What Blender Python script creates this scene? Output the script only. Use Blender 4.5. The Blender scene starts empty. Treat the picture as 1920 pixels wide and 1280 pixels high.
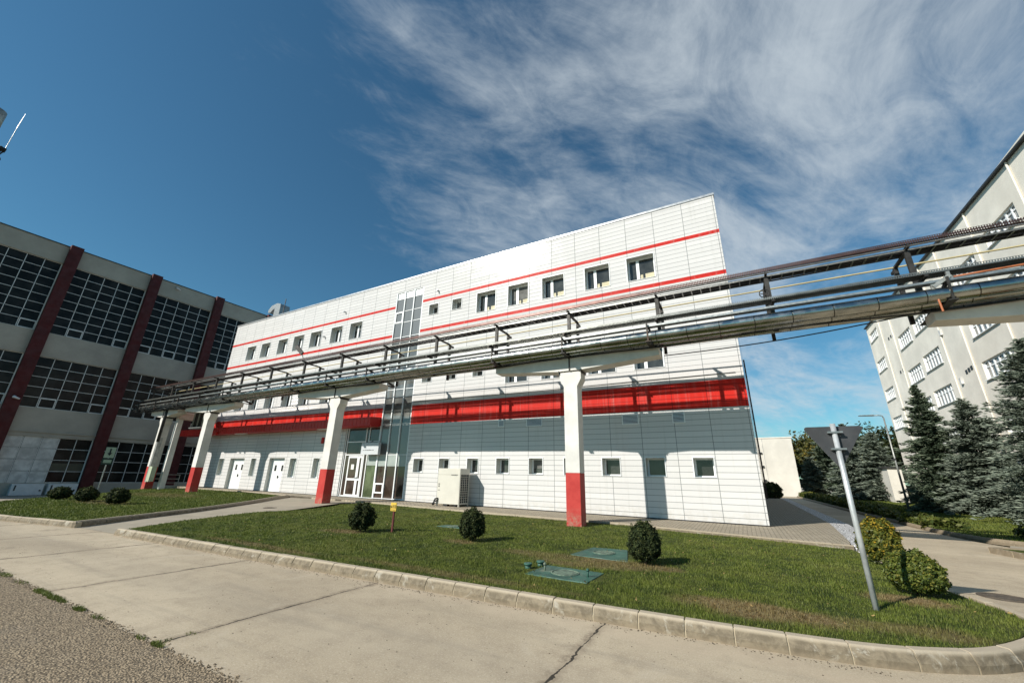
import bpy, math, random
import numpy as np
from mathutils import Vector, Matrix

# ------------------------------------------------------------ camera
F, YAW, PITCH, ROLL = 745.84, -0.5099, 0.3285, 0.0221
cy, sy, cp, sp = math.cos(YAW), math.sin(YAW), math.cos(PITCH), math.sin(PITCH)
FW = Vector((sy*cp, cy*cp, sp)); r0 = Vector((cy, -sy, 0)); u0 = r0.cross(FW)
RT = r0*math.cos(ROLL) + u0*math.sin(ROLL); UP = u0*math.cos(ROLL) - r0*math.sin(ROLL)
CAM = Vector((0, 0, 1.6))
scene = bpy.context.scene
cam = bpy.data.cameras.new('camera'); co = bpy.data.objects.new('camera', cam)
scene.collection.objects.link(co); scene.camera = co
cam.sensor_width = 36; cam.lens = F/1920*36; cam.clip_start = 0.05; cam.clip_end = 3000
M = Matrix.Identity(4)
for i in range(3):
    M[i][0] = RT[i]; M[i][1] = UP[i]; M[i][2] = -FW[i]; M[i][3] = CAM[i]
co.matrix_world = M

def ray(px, py):
    return RT*((px-960)/F) - UP*((py-640)/F) + FW
# ------------------------------------------------------------ light
SA, SB = 0.59, 0.745            # per metre of +Y: shadow shift in X, drop in Z
SUN = Vector((-SA, -1, SB)).normalized()
EL = math.asin(SUN.z); AZ = math.atan2(SUN.x, SUN.y)
world = bpy.data.worlds.new("World"); scene.world = world; world.use_nodes = True
nt = world.node_tree; N = nt.nodes; L = nt.links
for n in list(N): N.remove(n)
out = N.new('ShaderNodeOutputWorld'); bg = N.new('ShaderNodeBackground')
sky = N.new('ShaderNodeTexSky'); sky.sky_type = 'NISHITA'; sky.sun_disc = False
sky.sun_elevation = EL; sky.sun_rotation = AZ; sky.altitude = 300; sky.air_density = 1.15; sky.dust_density = 0.35; sky.ozone_density = 2.6
bg.inputs['Strength'].default_value = 0.085
def wmath(op, a, b=None, clamp=False):
    m = N.new('ShaderNodeMath'); m.operation = op; m.use_clamp = clamp
    for i, v in enumerate((a, b)):
        if v is None: continue
        if isinstance(v, (int, float)): m.inputs[i].default_value = v
        else: L.new(v, m.inputs[i])
    return m.outputs[0]
def wramp(v, a, b):
    m = N.new('ShaderNodeMapRange'); m.interpolation_type = 'SMOOTHSTEP'
    m.inputs[1].default_value = a; m.inputs[2].default_value = b
    L.new(v, m.inputs[0]); return m.outputs[0]
def wdot(v, d):
    m = N.new('ShaderNodeVectorMath'); m.operation = 'DOT_PRODUCT'
    L.new(v, m.inputs[0]); m.inputs[1].default_value = tuple(Vector(d).normalized()); return m.outputs['Value']
tc = N.new('ShaderNodeTexCoord'); gen = tc.outputs['Generated']
nrm = N.new('ShaderNodeVectorMath'); nrm.operation = 'NORMALIZE'; L.new(gen, nrm.inputs[0]); D = nrm.outputs[0]
sep = N.new('ShaderNodeSeparateXYZ'); L.new(D, sep.inputs[0])
zz = wmath('ADD', wmath('MAXIMUM', sep.outputs[2], 0.0), 0.16)
cx_ = wmath('DIVIDE', sep.outputs[0], zz); cy_ = wmath('DIVIDE', sep.outputs[1], zz)
com = N.new('ShaderNodeCombineXYZ'); L.new(cx_, com.inputs[0]); L.new(cy_, com.inputs[1])
mr = N.new('ShaderNodeMapping'); L.new(com.outputs[0], mr.inputs[0]); mr.inputs['Rotation'].default_value = (0, 0, math.radians(27))
mp = N.new('ShaderNodeMapping'); L.new(mr.outputs[0], mp.inputs[0])
mp.inputs['Scale'].default_value = (1.75, .95, 1)
mp.inputs['Location'].default_value = (3.1, 1.7, 0)
def wnoise(vec, scale, det, rough, dist=0.0):
    n = N.new('ShaderNodeTexNoise'); L.new(vec, n.inputs['Vector'])
    n.inputs['Scale'].default_value = scale; n.inputs['Detail'].default_value = det
    n.inputs['Roughness'].default_value = rough; n.inputs['Distortion'].default_value = dist
    return n.outputs['Fac']
n1 = wnoise(mp.outputs[0], 1.0, 12, 0.66, 0.55)
n2 = wnoise(com.outputs[0], 0.9, 5, 0.5, 0.3)
n3 = wnoise(mp.outputs[0], 5.0, 8, 0.65, 0.9)
dR = ray(1480, 300); d0 = ray(900, 150)
side = wramp(wdot(D, dR), 0.30, 1.0)                # more cloud towards the right of the view
dens = wmath('ADD', wmath('ADD', wmath('MULTIPLY', n1, 0.95), wmath('MULTIPLY', n2, 0.35)), wmath('MULTIPLY', n3, 0.30))
dens = wmath('ADD', dens, wmath('MULTIPLY', side, 0.38))
cl = wramp(dens, 0.98, 1.42)
low = wramp(sep.outputs[2], -0.02, 0.08)
cl = wmath('MULTIPLY', wmath('MULTIPLY', cl, low), 0.82)
tint = N.new('ShaderNodeMix'); tint.data_type = 'RGBA'; tint.blend_type = 'MULTIPLY'; tint.inputs[0].default_value = 1
L.new(sky.outputs[0], tint.inputs[6]); tint.inputs[7].default_value = (0.49, 0.88, 0.95, 1)
mix = N.new('ShaderNodeMix'); mix.data_type = 'RGBA'
L.new(cl, mix.inputs[0]); L.new(tint.outputs[2], mix.inputs[6]); mix.inputs[7].default_value = (6.2, 6.9, 7.4, 1)
L.new(mix.outputs[2], bg.inputs[0]); L.new(bg.outputs[0], out.inputs[0])
sd = bpy.data.lights.new('sun', 'SUN'); so = bpy.data.objects.new('sun', sd); scene.collection.objects.link(so)
sd.energy = 5.0; sd.angle = math.radians(0.5); sd.color = (1.0, 0.95, 0.87)
so.rotation_euler = (-SUN).to_track_quat('-Z', 'Y').to_euler()
scene.view_settings.view_transform = 'Standard'; scene.view_settings.look = 'None'
scene.view_settings.exposure = 0.24; scene.view_settings.gamma = 1

# ------------------------------------------------------------ helpers
C = scene.collection
rng = random.Random(7)
class MB:
    def __init__(s): s.v = []; s.f = []; s.m = []
    def add(s, vs, fs, m=0):
        o = len(s.v); s.v += [tuple(v) for v in vs]; s.f += [tuple(i+o for i in f) for f in fs]; s.m += [m]*len(fs); return s
    def box(s, x0, x1, y0, y1, z0, z1, m=0):
        vs = [(x0,y0,z0),(x1,y0,z0),(x1,y1,z0),(x0,y1,z0),(x0,y0,z1),(x1,y0,z1),(x1,y1,z1),(x0,y1,z1)]
        return s.add(vs, [(0,3,2,1),(4,5,6,7),(0,1,5,4),(1,2,6,5),(2,3,7,6),(3,0,4,7)], m)
    def obox(s, p0, p1, w, h, m=0, up=(0,0,1)):
        p0 = Vector(p0); p1 = Vector(p1); d = (p1-p0).normalized(); u = Vector(up)
        if abs(d.dot(u)) > .98: u = Vector((1,0,0))
        a = d.cross(u).normalized(); b = a.cross(d).normalized()
        vs = [p + a*(i*w/2) + b*(j*h/2) for p in (p0,p1) for i,j in ((-1,-1),(1,-1),(1,1),(-1,1))]
        return s.add(vs, [(0,1,2,3),(7,6,5,4),(0,4,5,1),(1,5,6,2),(2,6,7,3),(3,7,4,0)], m)
    def cyl(s, p0, p1, r, n=10, r2=None, m=0):
        return s.tube([p0, p1], r, n, r2, m)
    def tube(s, pts, r, n=10, r2=None, m=0):
        pts = [Vector(p) for p in pts]; k = len(pts); vs = []; fs = []
        r2 = r if r2 is None else r2
        prev = None
        for i, p in enumerate(pts):
            d = (pts[min(i+1,k-1)]-pts[max(i-1,0)]).normalized()
            if prev is None:
                u = Vector((0,0,1)) if abs(d.z) < .95 else Vector((1,0,0))
                a = d.cross(u).normalized()
            else: a = (prev - d*prev.dot(d)).normalized()
            prev = a; b = a.cross(d); rr = r + (r2-r)*i/(k-1)
            vs += [p + a*(rr*math.cos(2*math.pi*j/n)) + b*(rr*math.sin(2*math.pi*j/n)) for j in range(n)]
        for i in range(k-1):
            for j in range(n):
                fs.append((i*n+j, i*n+(j+1)%n, (i+1)*n+(j+1)%n, (i+1)*n+j))
        fs.append(tuple(range(n-1,-1,-1))); fs.append(tuple(range((k-1)*n, k*n)))
        return s.add(vs, fs, m)
    def prism(s, poly, z0, z1, axis=2, m=0):
        """poly in the plane of the two other axes, extruded along axis"""
        def P(a, b, c):
            return (a,b,c) if axis == 2 else ((a,c,b) if axis == 1 else (c,a,b))
        n = len(poly)
        vs = [P(a,b,z0) for a,b in poly] + [P(a,b,z1) for a,b in poly]
        fs = [tuple(range(n)), tuple(range(2*n-1, n-1, -1))] + [(i, i+n, (i+1)%n+n, (i+1)%n) for i in range(n)]
        return s.add(vs, fs, m)
    def build(s, name, mat, parent=None, smooth=False, bevel=0, org=None):
        me = bpy.data.meshes.new(name)
        o = bpy.data.objects.new(name, me); C.objects.link(o)
        off = Vector((0,0,0))
        if parent is not None:
            o.parent = parent; off = Vector(parent.get('_org', (0,0,0)))
            o['_org'] = tuple(off)
        elif org is not None:
            off = Vector(org); o.location = off; o['_org'] = tuple(off)
        me.from_pydata([tuple(Vector(v)-off) for v in s.v], [], s.f)
        for mm in (mat if isinstance(mat, (list, tuple)) else [mat]): me.materials.append(mm)
        me.polygons.foreach_set('material_index', s.m)
        me.validate()
        import bmesh
        bm = bmesh.new(); bm.from_mesh(me); bmesh.ops.recalc_face_normals(bm, faces=bm.faces); bm.to_mesh(me); bm.free()
        if smooth:
            me.polygons.foreach_set('use_smooth', [len(p.vertices) < 6 for p in me.polygons])
        if bevel:
            b = o.modifiers.new('bevel', 'BEVEL'); b.width = bevel; b.segments = 2; b.limit_method = 'ANGLE'; b.angle_limit = math.radians(40)
        return o
def thing(name, label, cat, loc=(0,0,0), group=None):
    o = bpy.data.objects.new(name, None); C.objects.link(o); o.empty_display_size = .3
    o.location = loc; o['_org'] = tuple(loc); o['label'] = label; o['category'] = cat
    if group: o['group'] = group
    return o
def tag(o, label=None, cat=None, group=None, kind=None):
    if label: o['label'] = label
    if cat: o['category'] = cat
    if group: o['group'] = group
    if kind: o['kind'] = kind
    return o
def dup(root, loc, label=None, rz=None, scale=None):
    r = root.copy(); C.objects.link(r); r.location = loc
    if label: r['label'] = label
    if rz is not None: r.rotation_euler = (0,0,rz)
    if scale is not None: r.scale = scale if isinstance(scale, tuple) else (scale,)*3
    for ch in list(root.children):
        c = ch.copy(); C.objects.link(c); c.parent = r
        for g in list(ch.children):
            d = g.copy(); C.objects.link(d); d.parent = c
    return r
def raw(name, verts, faces, mat, parent=None, smooth=False, org=(0,0,0), cols=None):
    """fast mesh from numpy arrays (faces all same size)"""
    verts = np.asarray(verts, dtype=np.float32) - np.asarray(org, dtype=np.float32)
    faces = np.asarray(faces, dtype=np.int32); k = faces.shape[1]
    me = bpy.data.meshes.new(name); me.vertices.add(len(verts)); me.vertices.foreach_set('co', verts.ravel())
    me.loops.add(faces.size); me.loops.foreach_set('vertex_index', faces.ravel())
    me.polygons.add(len(faces)); me.polygons.foreach_set('loop_start', np.arange(0, faces.size, k, dtype=np.int32))
    try: me.polygons.foreach_set('loop_total', np.full(len(faces), k, dtype=np.int32))
    except Exception: pass
    me.update(calc_edges=True)
    if cols is not None:
        a = me.attributes.new('shade', 'FLOAT', 'FACE'); a.data.foreach_set('value', np.asarray(cols, dtype=np.float32))
    me.materials.append(mat)
    o = bpy.data.objects.new(name, me); C.objects.link(o)
    if parent is not None: o.parent = parent
    if smooth: me.polygons.foreach_set('use_smooth', [True]*len(faces))
    return o

# ------------------------------------------------------------ materials
class Mat:
    def __init__(s, name, col=(.5,.5,.5), rough=.6, metal=0, spec=.5):
        s.m = bpy.data.materials.new(name); s.m.use_nodes = True; s.nt = s.m.node_tree
        s.b = s.nt.nodes['Principled BSDF']; s.b.inputs['Base Color'].default_value = (*col, 1)
        s.b.inputs['Roughness'].default_value = rough; s.b.inputs['Metallic'].default_value = metal
        s.b.inputs['Specular IOR Level'].default_value = spec
    def n(s, t): return s.nt.nodes.new(t)
    def l(s, a, b): s.nt.links.new(a, b)
    def pos(s, obj=False):
        if obj: return s.n('ShaderNodeTexCoord').outputs['Object']
        return s.n('ShaderNodeNewGeometry').outputs['Position']
    def math(s, op, a, b=None, clamp=False, c=None):
        m = s.n('ShaderNodeMath'); m.operation = op; m.use_clamp = clamp
        for i, v in enumerate((a, b, c)):
            if v is None: continue
            if isinstance(v, (int, float)): m.inputs[i].default_value = v
            else: s.l(v, m.inputs[i])
        return m.outputs[0]
    def noise(s, scale, det=4, rough=.5, dist=0, vec=None, obj=False, stretch=None):
        n = s.n('ShaderNodeTexNoise'); v = vec if vec is not None else s.pos(obj)
        if stretch:
            mp = s.n('ShaderNodeMapping'); s.l(v, mp.inputs[0]); mp.inputs['Scale'].default_value = stretch; v = mp.outputs[0]
        s.l(v, n.inputs['Vector']); n.inputs['Scale'].default_value = scale; n.inputs['Detail'].default_value = det
        n.inputs['Roughness'].default_value = rough; n.inputs['Distortion'].default_value = dist
        return n.outputs['Fac']
    def voro(s, scale, feat='F1', vec=None, out='Distance', rand=1):
        n = s.n('ShaderNodeTexVoronoi'); n.feature = feat; s.l(vec if vec is not None else s.pos(), n.inputs['Vector'])
        n.inputs['Scale'].default_value = scale; n.inputs['Randomness'].default_value = rand
        return n.outputs[out]
    def ramp(s, v, a, b, o0=0., o1=1.):
        m = s.n('ShaderNodeMapRange'); m.interpolation_type = 'SMOOTHSTEP'
        m.inputs[1].default_value = a; m.inputs[2].default_value = b; m.inputs[3].default_value = o0; m.inputs[4].default_value = o1
        s.l(v, m.inputs[0]); return m.outputs[0]
    def mix(s, f, a, b, mode='MIX'):
        m = s.n('ShaderNodeMix'); m.data_type = 'RGBA'; m.blend_type = mode
        if isinstance(f, (int, float)): m.inputs[0].default_value = f
        else: s.l(f, m.inputs[0])
        for i, v in ((6, a), (7, b)):
            if isinstance(v, tuple): m.inputs[i].default_value = (*v, 1) if len(v) == 3 else v
            else: s.l(v, m.inputs[i])
        return m.outputs[2]
    def xyz(s, obj=False):
        q = s.n('ShaderNodeSeparateXYZ'); s.l(s.pos(obj), q.inputs[0]); return q.outputs
    def col(s, c): s.l(c, s.b.inputs['Base Color']); return s
    def rough(s, c): s.l(c, s.b.inputs['Roughness']); return s
    def bump(s, h, strength=.5, dist=.01):
        b = s.n('ShaderNodeBump'); b.inputs['Strength'].default_value = strength; b.inputs['Distance'].default_value = dist
        s.l(h, b.inputs['Height']); s.l(b.outputs[0], s.b.inputs['Normal']); return s
def simple(name, col, rough=.6, metal=0, var=.12, scale=3, bump=0, spec=.5, obj=False, dirt=None):
    m = Mat(name, col, rough, metal, spec)
    n = m.noise(scale, 5, .6, obj=obj); f = m.ramp(n, .3, .7)
    d = tuple(c*(1-var) for c in col); e = tuple(min(1, c*(1+var*.6)) for c in col)
    c = m.mix(f, d, e)
    if dirt:
        g = m.ramp(m.noise(scale*.35, 6, .65, obj=obj, stretch=(1,1,.25)), .55, .75, 0, dirt[1])
        c = m.mix(g, c, dirt[0])
    m.col(c)
    m.rough(m.ramp(m.noise(scale*2.3, 3, .5, obj=obj), .2, .8, rough*.8, min(1, rough*1.2)))
    if bump: m.bump(m.noise(scale*14, 5, .6, obj=obj), bump, .01)
    return m.m

PX, PZ = 1.345, 0.2245         # cladding panel pitch
def cladding(name, col, rough=.3, joint=(.16,.17,.17), px=PX, pz=PZ, x0=.51, z0=.14):
    m = Mat(name, col, rough)
    x, y, z = m.xyz()
    gx = m.math('SUBTRACT', x, x0); gz = m.math('SUBTRACT', z, z0)
    fx = m.math('ABSOLUTE', m.math('SUBTRACT', m.math('FRACT', m.math('DIVIDE', gx, px)), .5))
    fz = m.math('ABSOLUTE', m.math('SUBTRACT', m.math('FRACT', m.math('DIVIDE', gz, pz)), .5))
    jx = m.math('GREATER_THAN', fx, .5-.009/px); jz = m.math('GREATER_THAN', fz, .5-.0085/pz)
    j = m.math('MAXIMUM', jx, m.math('MULTIPLY', jz, .8))
    idv = m.n('ShaderNodeCombineXYZ'); m.l(m.math('FLOOR', m.math('DIVIDE', gx, px)), idv.inputs[0]); m.l(m.math('FLOOR', m.math('DIVIDE', gz, pz)), idv.inputs[2])
    wn = m.n('ShaderNodeTexWhiteNoise'); m.l(idv.outputs[0], wn.inputs['Vector'])
    c = m.mix(wn.outputs['Value'], tuple(v*.925 for v in col), col)
    grime = m.ramp(m.noise(.8, 6, .65, stretch=(3.5, 1, .5)), .5, .8, 0, .12)
    c = m.mix(grime, c, (.52,.51,.47))
    st = m.ramp(m.noise(6, 5, .7, stretch=(1, 1, .05)),   .52, .76, 0, .26); c = m.mix(st, c, (.42,.41,.37))
    low = m.ramp(z, .15, .85, .45, 0)
    c = m.mix(m.math('MULTIPLY', low, m.ramp(m.noise(5, 5, .7), .35, .7)), c, (.45,.41,.34))
    c = m.mix(j, c, joint); m.col(c)
    h = m.math('ADD', m.math('MULTIPLY', j, -1), m.math('MULTIPLY', m.noise(1.1, 2, .5), .9))
    m.bump(h, .45, .012)
    m.b.inputs['Specular IOR Level'].default_value = .14
    m.rough(m.math('ADD', m.math('MULTIPLY', wn.outputs['Value'], .03), m.ramp(m.noise(2.5, 3, .5), .3, .7, rough-.01, rough+.035)))
    return m.m
m_white = cladding('white_cladding', (.650,.636,.617), .11)
m_red = cladding('red_cladding', (.56,.020,.012), .45, joint=(.12,.01,.01))
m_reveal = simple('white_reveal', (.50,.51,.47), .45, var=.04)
m_frame = simple('white_pvc', (.82,.83,.82), .35, var=.03)
m_grayframe = simple('grey_aluminium', (.42,.43,.43), .35, metal=.6, var=.06)
def glass(name, col=(.012,.014,.015), rough=.04, spec=.5, wav=.02):
    m = Mat(name, col, rough, 0, spec)
    m.b.inputs['IOR'].default_value = 1.52
    n = m.noise(1.3, 4, .55); m.col(m.mix(m.ramp(n, .35, .7), col, tuple(c*2.2+.004 for c in col)))
    m.bump(m.noise(.9, 2, .5), wav, .05); return m.m
m_glass = glass('dark_glass', (.028,.030,.028), .05)
m_glass_old = glass('old_workshop_glass', (.010,.010,.009), .16, .12, .12)
m_glass_sky = glass('tinted_glass', (.085,.088,.082), .05, .8, .10)
m_glass_sky2 = Mat('sky_mirror_glass', (.20,.205,.20), .15, .15); m_glass_sky2.bump(m_glass_sky2.noise(.7,2,.5), .05, .05); m_glass_sky2 = m_glass_sky2.m
m_glass_green = glass('green_film_glass', (.055,.070,.036), .08, .5)
m_glass_brown = glass('brown_glass', (.035,.024,.018), .05, .6)
m_frost = simple('frosted_band', (.34,.38,.35), .25, var=.08)
def concrete(name, col, scale=2, stain=(.3,.28,.24), amt=.5, bump=.35, rough=.85):
    m = Mat(name, col, rough, 0, .3)
    a = m.noise(scale, 8, .65); b = m.noise(scale*.22, 5, .6, .4); c3 = m.noise(scale*30, 4, .7)
    c = m.mix(m.ramp(a, .3, .75), tuple(v*.86 for v in col), tuple(min(1, v*1.08) for v in col))
    c = m.mix(m.ramp(b, .48, .74, 0, amt), c, stain)
    c = m.mix(m.ramp(c3, .55, .8, 0, .25), c, tuple(v*.6 for v in col))
    m.col(c); m.bump(m.math('ADD', m.math('MULTIPLY', c3, .5), a), bump, .006); return m.m
m_pillar = concrete('white_painted_concrete', (.70,.675,.625), 1.5, (.48,.44,.37), .35, .2, .7)
m_pillar_red = concrete('red_painted_concrete', (.50,.055,.05), 2.5, (.55,.16,.13), .4, .2, .65)
mrb = Mat('red_painted_base', (.5,.05,.05), .65, 0, .3); _x, _y, _z = mrb.xyz()
_c = mrb.mix(mrb.ramp(mrb.noise(2.2, 6, .65), .35, .7), (.41,.030,.025), (.49,.048,.038)); _c = mrb.mix(mrb.ramp(mrb.noise(9, 6, .75), .64, .70, 0, .6), _c, (.50,.26,.21))
_m = mrb.math('MULTIPLY', mrb.ramp(_z, .1, .75, 1, 0), mrb.ramp(mrb.noise(7, 6, .7), .35, .7)); _c = mrb.mix(_m, _c, (.33,.20,.14)); mrb.col(_c); mrb.bump(mrb.noise(16, 5, .6), .3, .008); m_pillar_red = mrb.m
m_pink = concrete('pinkish_concrete', (.56,.44,.38), 2, (.40,.33,.30), .4, .2)
m_left = concrete('grey_render', (.42,.385,.325), .7, (.29,.265,.225), .6, .25)
m_leftred = simple('dark_red_paint', (.070,.006,.006), .75, var=.2, scale=1.2, dirt=((.08,.02,.02), .4))
m_cream = concrete('cream_render', (.80,.755,.665), .45, (.67,.61,.51), .45, .2, .9)
m_far = concrete('cream_far_render', (.64,.61,.54), .35, (.5,.47,.4), .3, .1)
m_dark = simple('dark_metal', (.035,.035,.035), .5, .3, var=.3)
m_rust = simple('brown_painted_steel', (.065,.035,.030), .6, .2, var=.4, scale=6)
m_steel = simple('weathered_steel', (.045,.042,.038), .55, .5, var=.4, scale=5, dirt=((.16,.07,.03), .5))
m_galv = simple('galvanised_steel', (.34,.35,.335), .4, .8, var=.25, scale=9)
m_galvdull = simple('dull_galvanised', (.33,.34,.32), .5, .6, var=.3, scale=5, dirt=((.16,.14,.10), .5))
m_yellow = simple('yellow_gas_pipe', (.50,.42,.22), .5, 0, var=.15)
m_cable = simple('black_cable', (.015,.015,.016), .45, var=.3)
m_orange = simple('orange_conduit', (.35,.11,.04), .6, var=.3)
def insul(name):
    m = Mat(name, (.5,.5,.48), .15, 1.0)
    x, y, z = m.xyz(True)
    j = m.math('GREATER_THAN', m.math('ABSOLUTE', m.math('SUBTRACT', m.math('FRACT', m.math('DIVIDE', x, .95)), .5)), .488)
    c = m.mix(m.ramp(m.noise(4, 5, .6, stretch=(.4,1,1)), .3, .7), (.27,.28,.265), (.44,.45,.42))
    c = m.mix(m.ramp(m.noise(1.6, 5, .7), .5, .75, 0, .7), c, (.24,.22,.16)); c = m.mix(j, c, (.06,.06,.05)); m.col(c)
    m.rough(m.ramp(m.noise(3,4,.6), .3, .7, .16, .32)); m.bump(m.math('ADD', m.math('MULTIPLY', j, -1), m.noise(2.2,3,.5)), .25, .02); return m.m
m_insul = insul('insulation_jacket')
def perforated(name, col=(.40,.41,.39)):
    m = Mat(name, col, .42, .75)
    x, y, z = m.xyz(); tcx = m.math('FRACT', m.math('DIVIDE', x, .05))
    sl = m.math('LESS_THAN', m.math('ABSOLUTE', m.math('SUBTRACT', tcx, .5)), .25)
    v = m.math('ADD', y, m.math('MULTIPLY', z, 1)); tv = m.math('FRACT', m.math('DIVIDE', v, .075))
    hs = m.math('LESS_THAN', m.math('ABSOLUTE', m.math('SUBTRACT', tv, .5)), .30)
    a = m.math('SUBTRACT', 1, m.math('MULTIPLY', sl, hs)); m.l(a, m.b.inputs['Alpha'])
    m.col(m.mix(m.ramp(m.noise(4,5,.6), .3, .7), tuple(c*.65 for c in col), col)); return m.m
m_perf = perforated('perforated_tray_steel', (.24,.245,.225))
m_perf_brown = perforated('perforated_brown_steel', (.13,.075,.065))
m_sign = simple('sign_back_grey', (.050,.052,.055), .55, .3, var=.25, scale=4, obj=True)
m_green = simple('green_paint', (.030,.105,.075), .6, var=.35, scale=3, dirt=((.28,.26,.18), .8))
m_beige = simple('beige_powder_coat', (.60,.57,.49), .45, var=.05, scale=2)
m_black = simple('matt_black', (.012,.012,.012), .6)
m_signyel = simple('yellow_sign_paint', (.72,.48,.06), .5, var=.15, scale=20)
m_signgreen = simple('pale_sign_panel', (.42,.47,.33), .6, var=.1)
m_whitebox = simple('white_box_paint', (.66,.66,.66), .5, var=.08)
m_palepanel = simple('pale_panel', (.60,.59,.56), .5, var=.3, scale=1.6)
m_manhole = simple('cast_iron', (.11,.085,.06), .7, .2, var=.4, scale=12, bump=.5)
m_bark = concrete('bark', (.13,.075,.05), 8, (.06,.04,.03), .5, .8)
# leaves
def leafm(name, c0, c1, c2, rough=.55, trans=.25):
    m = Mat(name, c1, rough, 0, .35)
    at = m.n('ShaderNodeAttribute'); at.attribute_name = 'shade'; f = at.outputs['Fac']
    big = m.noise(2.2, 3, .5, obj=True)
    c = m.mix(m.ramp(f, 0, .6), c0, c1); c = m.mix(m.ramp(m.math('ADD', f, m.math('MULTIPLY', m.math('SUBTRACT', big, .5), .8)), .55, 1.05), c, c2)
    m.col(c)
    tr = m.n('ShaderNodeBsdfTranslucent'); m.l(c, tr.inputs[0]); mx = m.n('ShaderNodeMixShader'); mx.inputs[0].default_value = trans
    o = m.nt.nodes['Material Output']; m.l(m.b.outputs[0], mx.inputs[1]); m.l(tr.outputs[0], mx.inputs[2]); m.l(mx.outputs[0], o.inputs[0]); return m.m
m_bushdark = leafm('dark_evergreen_leaves', (.009,.017,.004), (.034,.050,.012), (.12,.125,.035), .8)
m_bushgreen = leafm('green_box_leaves', (.028,.048,.007), (.11,.14,.022), (.30,.26,.05))
m_bushyel = leafm('yellowing_leaves', (.035,.055,.008), (.13,.14,.02), (.48,.31,.03))
m_spruce = leafm('blue_spruce_needles', (.05,.068,.050), (.16,.195,.150), (.32,.36,.28), .6, .1)
m_spruceg = leafm('green_spruce_needles', (.036,.056,.032), (.115,.155,.10), (.23,.27,.18), .6, .1)
m_decid = leafm('broad_leaves', (.012,.022,.006), (.035,.05,.014), (.085,.085,.02))
m_decidy = leafm('autumn_leaves', (.025,.035,.008), (.085,.085,.018), (.20,.14,.02))
m_hedge = leafm('hedge_leaves', (.03,.05,.01), (.09,.11,.02), (.22,.20,.04))
# ground
DRY = [(-.05,6.35,.95,.38,.85), (1.3,6.5,.75,.25,.5), (-2.35,8.1,.9,.45,.7), (-1.7,8.2,.6,.3,.7), (-9.6,8.1,.7,.35,.8), (-6.1,8.6,.45,.28,.7),
       (-9.3,5.6,2.2,.16,.6), (-4.5,5.8,2.2,.15,.5), (-25.5,8.0,2.5,.7,.7), (1.75,8.05,.5,.3,.9), (-3.6,8.2,1.1,.35,.5), (-2.8,7.75,.9,.25,.6), (-30,12,3.5,1.2,.55)]
def grass_color(m):
    x, y, z = m.xyz()
    a = m.noise(.55, 5, .6); b = m.noise(3.2, 5, .65); fine = m.noise(38, 3, .6)
    g = m.mix(m.ramp(b, .38, .62), (.034,.062,.006), (.125,.163,.017))
    g = m.mix(m.ramp(a, .45, .66, 0, .75), g, (.165,.180,.032))
    g = m.mix(m.ramp(fine, .5, .8, 0, .5), g, (.17,.16,.05))
    dry = None
    wob = m.math('MULTIPLY', m.math('SUBTRACT', m.noise(2.2, 5, .65), .5), 2.4)
    for cx, cy2, rx, ry, am in DRY:
        dx = m.math('DIVIDE', m.math('SUBTRACT', x, cx), rx); dy = m.math('DIVIDE', m.math('SUBTRACT', y, cy2), ry)
        d = m.math('ADD', m.math('ADD', m.math('MULTIPLY', dx, dx), m.math('MULTIPLY', dy, dy)), wob)
        e = m.ramp(d, .2, 1.6, am, 0); dry = e if dry is None else m.math('MAXIMUM', dry, e)
    dc = m.mix(m.ramp(m.noise(14, 4, .7), .35, .65), (.15,.085,.035), (.30,.23,.12))
    return g, dry, dc
mg = Mat('lawn_soil_and_grass', (.05,.07,.02), .9, 0, .2); g, dr, dc = grass_color(mg)
g2 = mg.mix(.45, g, (.03,.028,.012)); mg.col(mg.mix(dr, g2, dc)); mg.bump(mg.noise(45, 5, .7), .9, .03); m_lawn = mg.m
mb = Mat('grass_blades', (.06,.09,.02), .6, 0, .3); g, dr, dc = grass_color(mb)
at = mb.n('ShaderNodeAttribute'); at.attribute_name = 'shade'
g = mb.mix(mb.ramp(at.outputs['Fac'], .2, 1, 0, .75), g, (.19,.21,.05)); g = mb.mix(mb.ramp(at.outputs['Fac'], 0, .25, .7, 0), g, (.02,.04,.008))
mb.col(mb.mix(dr, g, dc))
tr = mb.n('ShaderNodeBsdfTranslucent'); tr.inputs[0].default_value = (.10,.14,.02,1); mx = mb.n('ShaderNodeMixShader'); mx.inputs[0].default_value = .22
mb.l(mb.b.outputs[0], mx.inputs[1]); mb.l(tr.outputs[0], mx.inputs[2]); mb.l(mx.outputs[0], mb.nt.nodes['Material Output'].inputs[0]); m_blade = mb.m

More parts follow.
